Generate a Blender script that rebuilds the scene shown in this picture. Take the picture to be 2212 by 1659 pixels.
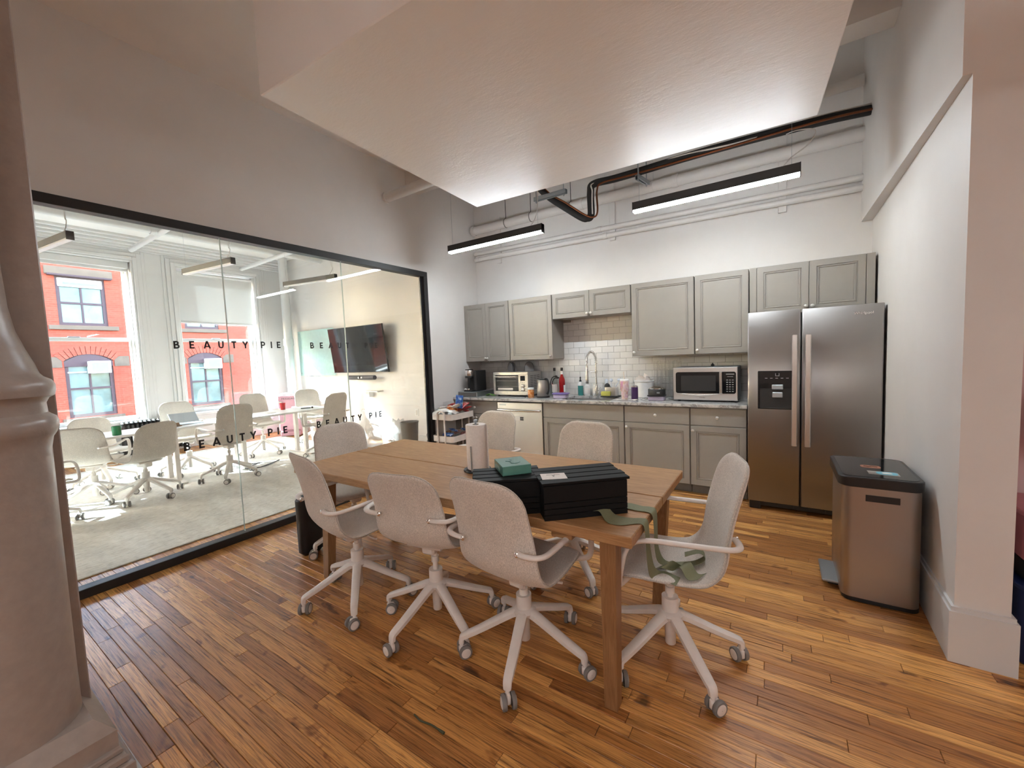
import bpy, math, random
from mathutils import Vector, Matrix
R = math.radians
PI = math.pi
rnd = random.Random(11)
sc = bpy.context.scene
for o in list(bpy.data.objects):
    bpy.data.objects.remove(o, do_unlink=True)
col = sc.collection

# ------------------------------------------------------------------ camera
cd = bpy.data.cameras.new('camera'); cam = bpy.data.objects.new('camera', cd); col.objects.link(cam)
YAW, PITCH, ROLL = 0.58, -0.0686, -0.0406
def cam_axes():
    cy, sy = math.cos(YAW), math.sin(YAW); cp, sp = math.cos(PITCH), math.sin(PITCH); cr, sr = math.cos(ROLL), math.sin(ROLL)
    f0 = Vector((-sy, cy, 0)); r0 = Vector((cy, sy, 0)); u0 = Vector((0, 0, 1))
    f = cp*f0 + sp*u0; u = -sp*f0 + cp*u0
    return cr*r0 + sr*u, -sr*r0 + cr*u, f
cr_, cu_, cf_ = cam_axes()
CAM = Vector((3.7603, -4.8892, 1.4493))
cam.matrix_world = Matrix(((cr_.x, cu_.x, -cf_.x, CAM.x), (cr_.y, cu_.y, -cf_.y, CAM.y), (cr_.z, cu_.z, -cf_.z, CAM.z), (0, 0, 0, 1)))
cd.sensor_fit = 'HORIZONTAL'; cd.sensor_width = 36; cd.lens = 36*875.62/2212
cd.clip_start = 0.05; cd.clip_end = 200
sc.camera = cam

# ------------------------------------------------------------------ world, sun, exposure
w = bpy.data.worlds.new('sky'); sc.world = w; w.use_nodes = True
nt = w.node_tree; nt.nodes.clear()
sky = nt.nodes.new('ShaderNodeTexSky'); sky.sky_type = 'NISHITA'; sky.sun_disc = False
sky.sun_elevation = R(29); sky.sun_rotation = R(-134); sky.air_density = 1.0; sky.dust_density = 1.2; sky.ozone_density = 0.6
bg = nt.nodes.new('ShaderNodeBackground'); bg.inputs[1].default_value = 0.68
wo = nt.nodes.new('ShaderNodeOutputWorld')
nt.links.new(sky.outputs[0], bg.inputs[0]); nt.links.new(bg.outputs[0], wo.inputs[0])
sd = bpy.data.lights.new('sun', 'SUN'); sd.energy = 10.5; sd.angle = R(0.6); sd.color = (.80, .92, 1.0)
sun = bpy.data.objects.new('sun', sd); col.objects.link(sun)
sun.location = (-9, -6, 9)
sun.rotation_euler = Vector((1.03, 1.0, -0.80)).to_track_quat('-Z', 'Y').to_euler()
LED = 22.0          # radiance of the lit kitchen diffusers
REAR_FILL = 9.8          # radiance of the unseen pendants added behind the camera as fill light
vs = sc.view_settings
vs.view_transform = 'Standard'; vs.look = 'None'; vs.exposure = 2.52; vs.gamma = 1.0; vs.use_curve_mapping = False
cy_ = sc.cycles
cy_.use_denoising = True
cy_.max_bounces = 10; cy_.diffuse_bounces = 8; cy_.glossy_bounces = 4; cy_.transparent_max_bounces = 16; cy_.transmission_bounces = 6
cy_.caustics_reflective = False; cy_.caustics_refractive = False
cy_.sample_clamp_indirect = 6.0

# ------------------------------------------------------------------ materials
def new_mat(name):
    m = bpy.data.materials.new(name); m.use_nodes = True
    return m, m.node_tree.nodes, m.node_tree.links, m.node_tree.nodes['Principled BSDF']
def setp(b, **k):
    names = dict(color='Base Color', rough='Roughness', metal='Metallic', ior='IOR', coat='Coat Weight', sheen='Sheen Weight', trans='Transmission Weight', alpha='Alpha', spec='Specular IOR Level', aniso='Anisotropic')
    for a, v in k.items():
        b.inputs[names[a]].default_value = (*v, 1) if a == 'color' else v
def noise(n, l, scale, detail=4, coords='Object', stretch=None, rough=.6):
    if coords == 'Position':
        g = n.new('ShaderNodeNewGeometry'); out = g.outputs['Position']
    else:
        g = n.new('ShaderNodeTexCoord'); out = g.outputs[coords]
    if stretch:
        mp = n.new('ShaderNodeMapping'); mp.inputs['Scale'].default_value = stretch
        l.new(out, mp.inputs[0]); out = mp.outputs[0]
    t = n.new('ShaderNodeTexNoise'); t.inputs['Scale'].default_value = scale; t.inputs['Detail'].default_value = detail; t.inputs['Roughness'].default_value = rough
    l.new(out, t.inputs['Vector'])
    return t
def ramp(n, l, fac, stops):
    r = n.new('ShaderNodeValToRGB')
    e = r.color_ramp.elements
    while len(e) < len(stops): e.new(.5)
    for i, (p, c) in enumerate(stops):
        e[i].position = p; e[i].color = (*c, 1)
    l.new(fac, r.inputs[0]); return r
def bump(n, l, b, h, strength=.2, dist=.002):
    bp = n.new('ShaderNodeBump'); bp.inputs['Strength'].default_value = strength; bp.inputs['Distance'].default_value = dist
    l.new(h, bp.inputs['Height']); l.new(bp.outputs[0], b.inputs['Normal'])
def mat(name, color, rough=.5, metal=0, nz=None, var=0.06, bmp=0, **k):
    """plain surface with a faint procedural mottle so that nothing is perfectly flat"""
    m, n, l, b = new_mat(name); setp(b, color=color, rough=rough, metal=metal, **k)
    t = noise(n, l, nz or 12, 3)
    lo = tuple(max(0, c*(1-var)) for c in color); hi = tuple(min(1, c*(1+var)) for c in color)
    r = ramp(n, l, t.outputs[0], [(.3, lo), (.7, hi)]); l.new(r.outputs[0], b.inputs['Base Color'])
    if bmp: bump(n, l, b, t.outputs[0], bmp)
    return m
def emit(name, color, strength):
    m, n, l, b = new_mat(name); setp(b, color=color, rough=.5)
    b.inputs['Emission Color'].default_value = (*color, 1); b.inputs['Emission Strength'].default_value = strength
    return m
def glass(name, tint=(1, 1, 1), rough=0.0, ior=1.45, dirt=0):
    """thin architectural pane: Fresnel mirror over a clear, slightly tinted sheet"""
    m, n, l, b = new_mat(name); n.remove(b)
    tr = n.new('ShaderNodeBsdfTransparent'); tr.inputs[0].default_value = (*tint, 1)
    gl = n.new('ShaderNodeBsdfGlossy'); gl.inputs['Roughness'].default_value = rough
    lw = n.new('ShaderNodeLayerWeight'); lw.inputs[0].default_value = .5      # Schlick, the same from both faces
    pw = n.new('ShaderNodeMath'); pw.operation = 'POWER'; pw.inputs[1].default_value = 5; l.new(lw.outputs['Facing'], pw.inputs[0])
    f0 = ((ior-1)/(ior+1))**2
    fr = n.new('ShaderNodeMath'); fr.operation = 'MULTIPLY_ADD'; fr.inputs[1].default_value = 1-f0; fr.inputs[2].default_value = f0; l.new(pw.outputs[0], fr.inputs[0])
    mx = n.new('ShaderNodeMixShader'); l.new(fr.outputs[0], mx.inputs[0]); l.new(tr.outputs[0], mx.inputs[1]); l.new(gl.outputs[0], mx.inputs[2])
    out = mx.outputs[0]
    if dirt:
        df = n.new('ShaderNodeBsdfDiffuse'); df.inputs[0].default_value = (.8, .8, .8, 1)
        t = noise(n, l, 60, 6, 'Position', (1, 1, .35)); rp = ramp(n, l, t.outputs[0], [(.45, (0, 0, 0)), (.8, (dirt, dirt, dirt))])
        m2 = n.new('ShaderNodeMixShader'); l.new(rp.outputs[0], m2.inputs[0]); l.new(out, m2.inputs[1]); l.new(df.outputs[0], m2.inputs[2]); out = m2.outputs[0]
    l.new(out, n['Material Output'].inputs[0])
    return m
M = {}
def wall_paint(name, c, rough=.55):
    m, n, l, b = new_mat(name); setp(b, color=c, rough=rough)
    t = noise(n, l, 3, 5, 'Position'); r = ramp(n, l, t.outputs[0], [(.3, tuple(x*.97 for x in c)), (.7, tuple(min(1, x*1.02) for x in c))]); l.new(r.outputs[0], b.inputs['Base Color'])
    t2 = noise(n, l, 160, 3, 'Position'); bump(n, l, b, t2.outputs[0], .06, .001)
    return m
M['wall'] = wall_paint('wall_paint', (.70, .675, .65))
M['wall_pink'] = wall_paint('pink_wall_paint', (.62, .42, .42))
M['ceil'] = wall_paint('ceiling_paint', (.80, .775, .75))
M['trim'] = wall_paint('trim_paint', (.64, .64, .635), .4)
def plaster():
    m, n, l, b = new_mat('soffit_plaster'); setp(b, color=(.84, .81, .785), rough=.42)
    t = noise(n, l, 4, 8, 'Position', (1, 2.2, 1), .7); bump(n, l, b, t.outputs[0], .35, .012)
    return m
M['plaster'] = plaster()
M['old_paint'] = mat('glossy_old_paint', (.33, .28, .25), .30, nz=26, var=.07, bmp=.5)
def floor_wood(name, gain=1.0):
    m, n, l, b = new_mat(name); setp(b, rough=.34)
    g = n.new('ShaderNodeNewGeometry'); oi = n.new('ShaderNodeObjectInfo')
    ad = n.new('ShaderNodeMath'); ad.operation = 'ADD'; l.new(g.outputs['Random Per Island'], ad.inputs[0]); l.new(oi.outputs['Random'], ad.inputs[1])
    fr = n.new('ShaderNodeMath'); fr.operation = 'FRACT'; l.new(ad.outputs[0], fr.inputs[0])
    mul = n.new('ShaderNodeMath'); mul.operation = 'MULTIPLY'; mul.inputs[1].default_value = 73; l.new(fr.outputs[0], mul.inputs[0])
    cx = n.new('ShaderNodeCombineXYZ'); l.new(mul.outputs[0], cx.inputs[0]); l.new(mul.outputs[0], cx.inputs[2])
    va = n.new('ShaderNodeVectorMath'); va.operation = 'ADD'; l.new(g.outputs['Position'], va.inputs[0]); l.new(cx.outputs[0], va.inputs[1])
    def nz(scale, stretch, detail, dist=0):
        mp = n.new('ShaderNodeMapping'); mp.inputs['Scale'].default_value = stretch; l.new(va.outputs[0], mp.inputs[0])
        t = n.new('ShaderNodeTexNoise'); t.inputs['Scale'].default_value = scale; t.inputs['Detail'].default_value = detail; t.inputs['Distortion'].default_value = dist; t.inputs['Roughness'].default_value = .62
        l.new(mp.outputs[0], t.inputs['Vector']); return t
    G = lambda c: tuple(x*gain for x in c)
    base = ramp(n, l, fr.outputs[0], [(0, G((.26, .108, .032))), (.3, G((.31, .138, .040))), (.62, G((.43, .212, .064))), (.86, G((.55, .298, .096))), (1, G((.36, .172, .052)))])
    grain = nz(9, (.45, 20, 1), 6, .9)
    gr = ramp(n, l, grain.outputs[0], [(.32, (.34, .28, .22)), (.47, (.84, .80, .75)), (.60, (1.12, 1.08, 1.02))])
    m1 = n.new('ShaderNodeMixRGB'); m1.blend_type = 'MULTIPLY'; m1.inputs[0].default_value = .9; l.new(base.outputs[0], m1.inputs[1]); l.new(gr.outputs[0], m1.inputs[2])
    streak = nz(5, (.5, 12, 1), 5, 1.8)
    sr = ramp(n, l, streak.outputs[0], [(.53, (1, 1, 1)), (.60, (.55, .46, .38)), (.67, (.14, .10, .07))])
    m2 = n.new('ShaderNodeMixRGB'); m2.blend_type = 'MULTIPLY'; m2.inputs[0].default_value = .8; l.new(m1.outputs[0], m2.inputs[1]); l.new(sr.outputs[0], m2.inputs[2])
    knot = nz(5.5, (.7, 1.3, 1), 3, .4)
    kr = ramp(n, l, knot.outputs[0], [(.64, (1, 1, 1)), (.675, (.5, .38, .30)), (.72, (.09, .065, .05))])
    m3 = n.new('ShaderNodeMixRGB'); m3.blend_type = 'MULTIPLY'; m3.inputs[0].default_value = .85; l.new(m2.outputs[0], m3.inputs[1]); l.new(kr.outputs[0], m3.inputs[2])
    l.new(m3.outputs[0], b.inputs['Base Color'])
    rr = ramp(n, l, grain.outputs[0], [(.3, (.46,)*3), (.7, (.27,)*3)]); l.new(rr.outputs[0], b.inputs['Roughness'])
    setp(b, coat=.10); b.inputs['Coat Roughness'].default_value = .22
    bump(n, l, b, grain.outputs[0], .10, .0015)
    return m
M['floor'] = floor_wood('heart_pine_floor', 1.42)
def oak(name, c0, c1, axis='x'):
    m, n, l, b = new_mat(name); setp(b, rough=.42)
    st = {'x': (1.2, 14, 14), 'y': (14, 1.2, 14), 'z': (14, 14, 1.2)}[axis]
    t = noise(n, l, 4.5, 8, 'Object', st, .65); t.inputs['Distortion'].default_value = 1.3
    r = ramp(n, l, t.outputs[0], [(.30, c0), (.50, tuple((a+b_)/2 for a, b_ in zip(c0, c1))), (.68, c1)])
    l.new(r.outputs[0], b.inputs['Base Color']); bump(n, l, b, t.outputs[0], .12, .001)
    return m
M['oak'] = oak('oiled_oak', (.29, .145, .058), (.50, .285, .13))
M['oak_leg'] = oak('oiled_oak_leg', (.20, .095, .038), (.34, .18, .08), 'z')
def fabric(name, c):
    m, n, l, b = new_mat(name); setp(b, rough=.92, sheen=.25)
    t = noise(n, l, 260, 3, 'Object', (1, 1, .55), .7); t2 = noise(n, l, 9, 3)
    r = ramp(n, l, t.outputs[0], [(.34, tuple(x*.72 for x in c)), (.66, tuple(x*1.14 for x in c))])
    r2 = ramp(n, l, t2.outputs[0], [(.3, (.93,)*3), (.7, (1.03,)*3)])
    mx = n.new('ShaderNodeMixRGB'); mx.blend_type = 'MULTIPLY'; mx.inputs[0].default_value = 1; l.new(r.outputs[0], mx.inputs[1]); l.new(r2.outputs[0], mx.inputs[2])
    l.new(mx.outputs[0], b.inputs['Base Color']); bump(n, l, b, t.outputs[0], .35, .001)
    return m
M['fabric'] = fabric('beige_wool_fabric', (.70, .645, .58))
M['seam'] = fabric('beige_piping', (.54, .50, .45))
M['white_metal'] = mat('white_powder_coat', (.74, .69, .645), .38)
M['rubber'] = mat('grey_rubber', (.20, .19, .18), .6)
M['cab'] = mat('greige_cabinet_paint', (.29, .268, .24), .42, nz=5, var=.03)
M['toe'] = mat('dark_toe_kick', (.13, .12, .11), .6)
def steel(name, c, rough, stretch, aniso=0.0):
    m, n, l, b = new_mat(name); setp(b, color=c, metal=1, rough=rough, aniso=aniso)
    t = noise(n, l, 30, 2, 'Object', stretch)
    r = ramp(n, l, t.outputs[0], [(.3, (rough*.9,)*3), (.7, (rough*1.12,)*3)]); l.new(r.outputs[0], b.inputs['Roughness'])
    if aniso:
        tg = n.new('ShaderNodeTangent'); tg.direction_type = 'RADIAL'; tg.axis = 'Z'; l.new(tg.outputs[0], b.inputs['Tangent'])
    return m
M['steel'] = steel('brushed_steel', (.34, .322, .312), .40, (1, 1, 30), .75)
M['steel_h'] = steel('brushed_steel_level', (.66, .64, .62), .34, (1, 1, 30))
M['steel_can'] = steel('brushed_steel_can', (.44, .395, .365), .36, (1, 1, 30), .75)
M['bright'] = steel('bright_nickel', (.66, .64, .61), .24, (3, 3, 3))
M['nickel'] = mat('satin_nickel', (.60, .58, .55), .35, .45)
M['chrome'] = mat('chrome', (.86, .85, .84), .07, 1, var=.01)
M['galv'] = steel('galvanised_steel', (.42, .45, .47), .42, (9, 9, 9))
M['black'] = mat('black_plastic', (.012, .012, .013), .32)
M['black_matte'] = mat('black_powder_coat', (.016, .015, .015), .5)
M['black_wood'] = mat('black_stained_wood', (.009, .009, .0095), .55, nz=40, bmp=.15, spec=.16)
M['black_glass'] = mat('black_glass', (.008, .008, .009), .06)
M['foam'] = mat('black_pipe_insulation', (.018, .017, .017), .85, nz=50, bmp=.4)
M['copper'] = mat('copper_pipe', (.20, .07, .032), .45, 1)
M['white'] = mat('white_plastic', (.76, .75, .73), .4)
M['paper'] = mat('white_paper', (.80, .75, .71), .9, nz=90, bmp=.15)
M['cable'] = mat('white_cable', (.62, .58, .54), .5)
M['light_body'] = mat('dark_bronze_aluminium', (.022, .02, .019), .42)
M['lamp'] = emit('lit_diffuser', (.87, .95, 1.0), LED)
M['lamp_fill'] = emit('rear_fill_diffuser', (.94, .92, .92), REAR_FILL)
M['lamp_off'] = mat('unlit_diffuser', (.75, .75, .76), .4)
M['light_body_off'] = mat('grey_aluminium', (.06, .062, .065), .45)
def marble():
    m, n, l, b = new_mat('grey_veined_marble'); setp(b, rough=.16)
    t = noise(n, l, 3.2, 9, 'Object', (1, 1.6, 1), .62); t.inputs['Distortion'].default_value = 1.8
    r = ramp(n, l, t.outputs[0], [(.36, (.60, .58, .56)), (.47, (.42, .41, .40)), (.505, (.22, .215, .21)), (.54, (.45, .44, .43)), (.66, (.62, .60, .58))])
    l.new(r.outputs[0], b.inputs['Base Color']); return m
M['marble'] = marble()
def tilemat():
    m, n, l, b = new_mat('white_glazed_tile'); setp(b, rough=.14)
    oi = n.new('ShaderNodeObjectInfo'); r = ramp(n, l, oi.outputs['Random'], [(0, (.70, .69, .67)), (1, (.77, .76, .735))])
    l.new(r.outputs[0], b.inputs['Base Color'])
    t = noise(n, l, 22, 3, 'Position'); bump(n, l, b, t.outputs[0], .12, .004); return m
M['tile'] = tilemat()
M['grout'] = mat('grey_grout', (.40, .385, .37), .9)
def rugmat():
    m, n, l, b = new_mat('cream_wool_rug'); setp(b, rough=.95, sheen=.3)
    t = noise(n, l, 70, 5, 'Position', (1, .25, 1), .75); t2 = noise(n, l, 2.2, 4, 'Position', (1, 2.2, 1))
    r = ramp(n, l, t.outputs[0], [(.34, (.44, .415, .36)), (.5, (.69, .665, .60)), (.66, (.78, .76, .70))])
    r2 = ramp(n, l, t2.outputs[0], [(.35, (.80, .79, .77)), (.65, (1, 1, 1))])
    mx = n.new('ShaderNodeMixRGB'); mx.blend_type = 'MULTIPLY'; mx.inputs[0].default_value = 1; l.new(r.outputs[0], mx.inputs[1]); l.new(r2.outputs[0], mx.inputs[2])
    l.new(mx.outputs[0], b.inputs['Base Color']); bump(n, l, b, t.outputs[0], .8, .006); return m
M['rug'] = rugmat()
def brickmat():
    m, n, l, b = new_mat('red_brick'); setp(b, rough=.9)
    g = n.new('ShaderNodeNewGeometry'); sp = n.new('ShaderNodeSeparateXYZ'); l.new(g.outputs['Position'], sp.inputs[0])
    cx = n.new('ShaderNodeCombineXYZ'); l.new(sp.outputs[1], cx.inputs[0]); l.new(sp.outputs[2], cx.inputs[1])
    t = n.new('ShaderNodeTexBrick'); t.inputs['Scale'].default_value = 1; t.inputs['Brick Width'].default_value = .22; t.inputs['Row Height'].default_value = .075; t.inputs['Mortar Size'].default_value = .006
    t.inputs['Color1'].default_value = (.40, .066, .036, 1); t.inputs['Color2'].default_value = (.33, .048, .024, 1); t.inputs['Mortar'].default_value = (.32, .10, .062, 1)
    l.new(cx.outputs[0], t.inputs['Vector']); t2 = noise(n, l, .8, 5, 'Position'); r2 = ramp(n, l, t2.outputs[0], [(.3, (.82,)*3), (.7, (1.08,)*3)])
    mx = n.new('ShaderNodeMixRGB'); mx.blend_type = 'MULTIPLY'; mx.inputs[0].default_value = 1; l.new(t.outputs[0], mx.inputs[1]); l.new(r2.outputs[0], mx.inputs[2])
    l.new(mx.outputs[0], b.inputs['Base Color']); return m
M['brick'] = brickmat()
M['stone'] = mat('brown_sandstone', (.15, .098, .068), .9, nz=3, var=.15)
M['maroon'] = mat('maroon_window_paint', (.06, .024, .03), .6)
M['far_pane'] = mat('far_window_glass', (.10, .15, .147), .10, nz=1.2, var=.5)
M['pane'] = glass('clear_window_glass', (.97, .985, .98), dirt=.018)
M['partition_glass'] = glass('partition_glass', (.965, .985, .978), ior=1.5)
M['pane_edge'] = mat('polished_glass_edge', (.45, .55, .53), .15)
M['acrylic'] = glass('clear_acrylic', (.985, .988, .988), .03, 1.55)
def blindmat():
    m, n, l, b = new_mat('white_roller_fabric'); n.remove(b)
    d = n.new('ShaderNodeBsdfDiffuse'); d.inputs[0].default_value = (.72, .72, .71, 1); t = n.new('ShaderNodeBsdfTranslucent'); t.inputs[0].default_value = (.62, .62, .61, 1)
    x = n.new('ShaderNodeMixShader'); x.inputs[0].default_value = .16; l.new(d.outputs[0], x.inputs[1]); l.new(t.outputs[0], x.inputs[2]); l.new(x.outputs[0], n['Material Output'].inputs[0]); return m
M['blind'] = blindmat()
def plasticbag():
    m, n, l, b = new_mat('thin_white_plastic'); n.remove(b)
    d = n.new('ShaderNodeBsdfPrincipled'); d.inputs['Base Color'].default_value = (.8, .8, .8, 1); d.inputs['Roughness'].default_value = .25
    t = n.new('ShaderNodeBsdfTransparent'); x = n.new('ShaderNodeMixShader'); x.inputs[0].default_value = .42
    l.new(t.outputs[0], x.inputs[1]); l.new(d.outputs[0], x.inputs[2]); l.new(x.outputs[0], n['Material Output'].inputs[0]); return m
M['film'] = plasticbag()
M['ribbon'] = mat('olive_ribbon', (.185, .19, .105), .7, nz=300, var=.12)
def swirl():
    m, n, l, b = new_mat('pink_swirl_coat'); setp(b, rough=.35)
    t = noise(n, l, 9, 3, 'Object', (1, 1, .6)); t.inputs['Distortion'].default_value = 3
    r = ramp(n, l, t.outputs[0], [(.32, (.62, .32, .42)), (.45, (.74, .60, .62)), (.55, (.62, .42, .30)), (.68, (.55, .25, .42))]); l.new(r.outputs[0], b.inputs['Base Color']); return m
M['swirl'] = swirl()
def candy(name, c0, c1, c2):
    m, n, l, b = new_mat(name); setp(b, rough=.3)
    t = noise(n, l, 28, 2); r = ramp(n, l, t.outputs[0], [(.40, c0), (.5, c1), (.62, c2)]); r.color_ramp.interpolation = 'CONSTANT'; l.new(r.outputs[0], b.inputs['Base Color']); return m

# ------------------------------------------------------------------ geometry helpers
class MB:
    """collects boxes, tubes, lathes and strips and links them as ONE mesh object"""
    def __init__(s): s.v = []; s.f = []; s.m = []
    def add(s, vs, fs, mi=0, mtx=None):
        o = len(s.v)
        s.v += [tuple(mtx @ Vector(p)) for p in vs] if mtx is not None else [tuple(p) for p in vs]
        s.f += [tuple(i+o for i in f) for f in fs]; s.m += [mi]*len(fs); return s
    def box(s, x0, x1, y0, y1, z0, z1, b=0.0, mi=0, mtx=None):
        if b <= 0:
            vs = [(x, y, z) for x in (x0, x1) for y in (y0, y1) for z in (z0, z1)]
            fs = [(0, 1, 3, 2), (4, 6, 7, 5), (0, 4, 5, 1), (2, 3, 7, 6), (0, 2, 6, 4), (1, 5, 7, 3)]
            return s.add(vs, fs, mi, mtx)
        lo = (x0, y0, z0); hi = (x1, y1, z1); vs = []; idx = {}
        for c in [(i, j, k) for i in (0, 1) for j in (0, 1) for k in (0, 1)]:
            for a in range(3):
                p = [0, 0, 0]
                for q in range(3):
                    e = hi[q] if c[q] else lo[q]
                    p[q] = e if q == a else (e-b if c[q] else e+b)
                idx[c, a] = len(vs); vs.append(tuple(p))
        fs = []
        cen = Vector(((x0+x1)/2, (y0+y1)/2, (z0+z1)/2))
        def face(ids):
            P = [Vector(vs[i]) for i in ids]; n = (P[1]-P[0]).cross(P[2]-P[0])
            if n.dot(sum(P, Vector())/len(P)-cen) < 0: ids = ids[::-1]
            fs.append(tuple(ids))
        for a in range(3):
            q, r = [i for i in range(3) if i != a]
            for sd_ in (0, 1):
                ids = []
                for (u, v) in ((0, 0), (1, 0), (1, 1), (0, 1)):
                    c = [0, 0, 0]; c[a] = sd_; c[q] = u; c[r] = v; ids.append(idx[tuple(c), a])
                face(ids)
            for u in (0, 1):
                for v in (0, 1):
                    c0 = [0, 0, 0]; c1 = [0, 0, 0]; c0[q] = c1[q] = u; c0[r] = c1[r] = v; c0[a] = 0; c1[a] = 1
                    face([idx[tuple(c0), q], idx[tuple(c1), q], idx[tuple(c1), r], idx[tuple(c0), r]])
        for c in [(i, j, k) for i in (0, 1) for j in (0, 1) for k in (0, 1)]: face([idx[c, 0], idx[c, 1], idx[c, 2]])
        return s.add(vs, fs, mi, mtx)
    def tube(s, pts, r, seg=10, mi=0, cap=True, flat=1.0, up=None):
        P = [Vector(p) for p in pts]; n = len(P); rs = r if isinstance(r, (list, tuple)) else [r]*n
        vs = []; ref = None
        for i in range(n):
            d = (P[min(i+1, n-1)]-P[max(i-1, 0)]).normalized()
            if up is not None: a = d.cross(Vector(up)).normalized()
            elif ref is None:
                a = d.cross(Vector((0, 0, 1)) if abs(d.z) < .9 else Vector((1, 0, 0))).normalized()
            else: a = (ref-d*ref.dot(d)).normalized()
            ref = a; b = a.cross(d).normalized()
            for k in range(seg):
                t = 2*PI*k/seg; vs.append(P[i]+a*(math.cos(t)*rs[i])+b*(math.sin(t)*rs[i]*flat))
        fs = [(i*seg+k, i*seg+(k+1) % seg, (i+1)*seg+(k+1) % seg, (i+1)*seg+k) for i in range(n-1) for k in range(seg)]
        if cap: fs += [tuple(range(seg))[::-1], tuple((n-1)*seg+k for k in range(seg))]
        return s.add(vs, fs, mi)
    def lathe(s, prof, seg=24, c=(0, 0, 0), mi=0, axis='z', sx=1, sy=1, cap=True):
        vs = []; n = len(prof)
        for r, h in prof:
            for k in range(seg):
                t = 2*PI*k/seg; x, y, z = math.cos(t)*r*sx, math.sin(t)*r*sy, h
                if axis == 'x': x, y, z = z, x, y
                if axis == 'y': x, y, z = y, z, x
                vs.append((c[0]+x, c[1]+y, c[2]+z))
        fs = [(i*seg+k, i*seg+(k+1) % seg, (i+1)*seg+(k+1) % seg, (i+1)*seg+k) for i in range(n-1) for k in range(seg)]
        if cap:
            if prof[0][0] > 1e-5: fs.append(tuple(range(seg))[::-1])
            if prof[-1][0] > 1e-5: fs.append(tuple((n-1)*seg+k for k in range(seg)))
        return s.add(vs, fs, mi)
    def prism(s, poly, z0, z1, mi=0, b=0.0, mtx=None, top_in=None):
        """polygon (ccw) extruded in z, with an optional chamfer at both rims"""
        n = len(poly); cx = sum(p[0] for p in poly)/n; cy = sum(p[1] for p in poly)/n
        def ring(d):
            out = []
            for i in range(n):
                p0, p, p1 = Vector(poly[i-1]), Vector(poly[i]), Vector(poly[(i+1) % n])
                e0, e1 = (p-p0).normalized(), (p1-p).normalized(); nn = (Vector((-e0.y, e0.x))+Vector((-e1.y, e1.x)))
                nn = nn.normalized() if nn.length > 1e-6 else Vector((0, 0)); k = d/max(.4, nn.dot(Vector((-e0.y, e0.x))))
                out.append(p+nn*k)
            return out
        lv = [(z0, 0), (z1, 0)] if b <= 0 else [(z0, b), (z0+b, 0), (z1-b, 0), (z1, b)]
        vs = []
        for z, d in lv: vs += [(q[0], q[1], z) for q in (poly if d == 0 else ring(d))]
        m_ = len(lv)
        fs = [(i*n+k, i*n+(k+1) % n, (i+1)*n+(k+1) % n, (i+1)*n+k) for i in range(m_-1) for k in range(n)]
        fs += [tuple(range(n))[::-1], tuple((m_-1)*n+k for k in range(n))]
        return s.add(vs, fs, mi, mtx)
    def strip(s, cl, cr, th=.001, mi=0):
        """thin two-sided ribbon between two edge polylines"""
        n = len(cl); vs = []
        for i in range(n):
            a, b = Vector(cl[i]), Vector(cr[i]); t = Vector(cl[min(i+1, n-1)])-Vector(cl[max(0, i-1)])
            nn = (b-a).cross(t); nn = nn.normalized()*th/2 if nn.length > 1e-9 else Vector((0, 0, th/2))
            vs += [a+nn, b+nn, b-nn, a-nn]
        fs = [(i*4+k, i*4+(k+1) % 4, (i+1)*4+(k+1) % 4, (i+1)*4+k) for i in range(n-1) for k in range(4)]
        fs += [(3, 2, 1, 0), tuple((n-1)*4+k for k in range(4))]
        return s.add(vs, fs, mi)
    def sphere(s, c, r, seg=12, rings=8, mi=0, sz=(1, 1, 1)):
        prof = [(max(1e-6, math.sin(PI*i/rings)*r), -math.cos(PI*i/rings)*r) for i in range(rings+1)]
        vs = []
        for rr, h in prof:
            for k in range(seg):
                t = 2*PI*k/seg; vs.append((c[0]+math.cos(t)*rr*sz[0], c[1]+math.sin(t)*rr*sz[1], c[2]+h*sz[2]))
        fs = [(i*seg+k, i*seg+(k+1) % seg, (i+1)*seg+(k+1) % seg, (i+1)*seg+k) for i in range(rings) for k in range(seg)]
        return s.add(vs, fs, mi)
    def mesh(s, name, mats, smooth=None):
        me = bpy.data.meshes.new(name); me.from_pydata(s.v, [], s.f)
        mats = mats if isinstance(mats, (list, tuple)) else [mats]
        for q in mats: me.materials.append(M[q] if isinstance(q, str) else q)
        if len(mats) > 1: me.polygons.foreach_set('material_index', s.m)
        if smooth:
            me.polygons.foreach_set('use_smooth', [True]*len(me.polygons))
            me.set_sharp_from_angle(angle=R(smooth))
        me.update(); return me
    def build(s, name, mats, parent=None, loc=None, rot=None, smooth=None):
        return link(name, s.mesh(name, mats, smooth), parent, loc, rot)
def link(name, me, parent=None, loc=None, rot=None):
    o = bpy.data.objects.new(name, me); col.objects.link(o)
    if loc is not None: o.location = loc
    if rot is not None: o.rotation_euler = rot
    if parent is not None: o.parent = parent
    return o
def tag(o, label, cat, group=None):
    o['label'] = label; o['category'] = cat
    if group: o['group'] = group
    return o
def thing(name, label, cat, loc=(0, 0, 0), rz=0, group=None):
    o = bpy.data.objects.new(name, None); col.objects.link(o); o.empty_display_size = .1
    o.location = loc; o.rotation_euler = (0, 0, rz); return tag(o, label, cat, group)
def struct(o): o['kind'] = 'structure'; return o
def stuff(o): o['kind'] = 'stuff'; return o
def dup(o, parent=None):
    c = o.copy(); col.objects.link(c)
    if parent is not None: c.parent = parent
    for ch in list(o.children): dup(ch, c)
    return c
def box(name, mats, x0, x1, y0, y1, z0, z1, b=0.0, parent=None):
    return MB().box(x0, x1, y0, y1, z0, z1, b).build(name, mats, parent)
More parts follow.
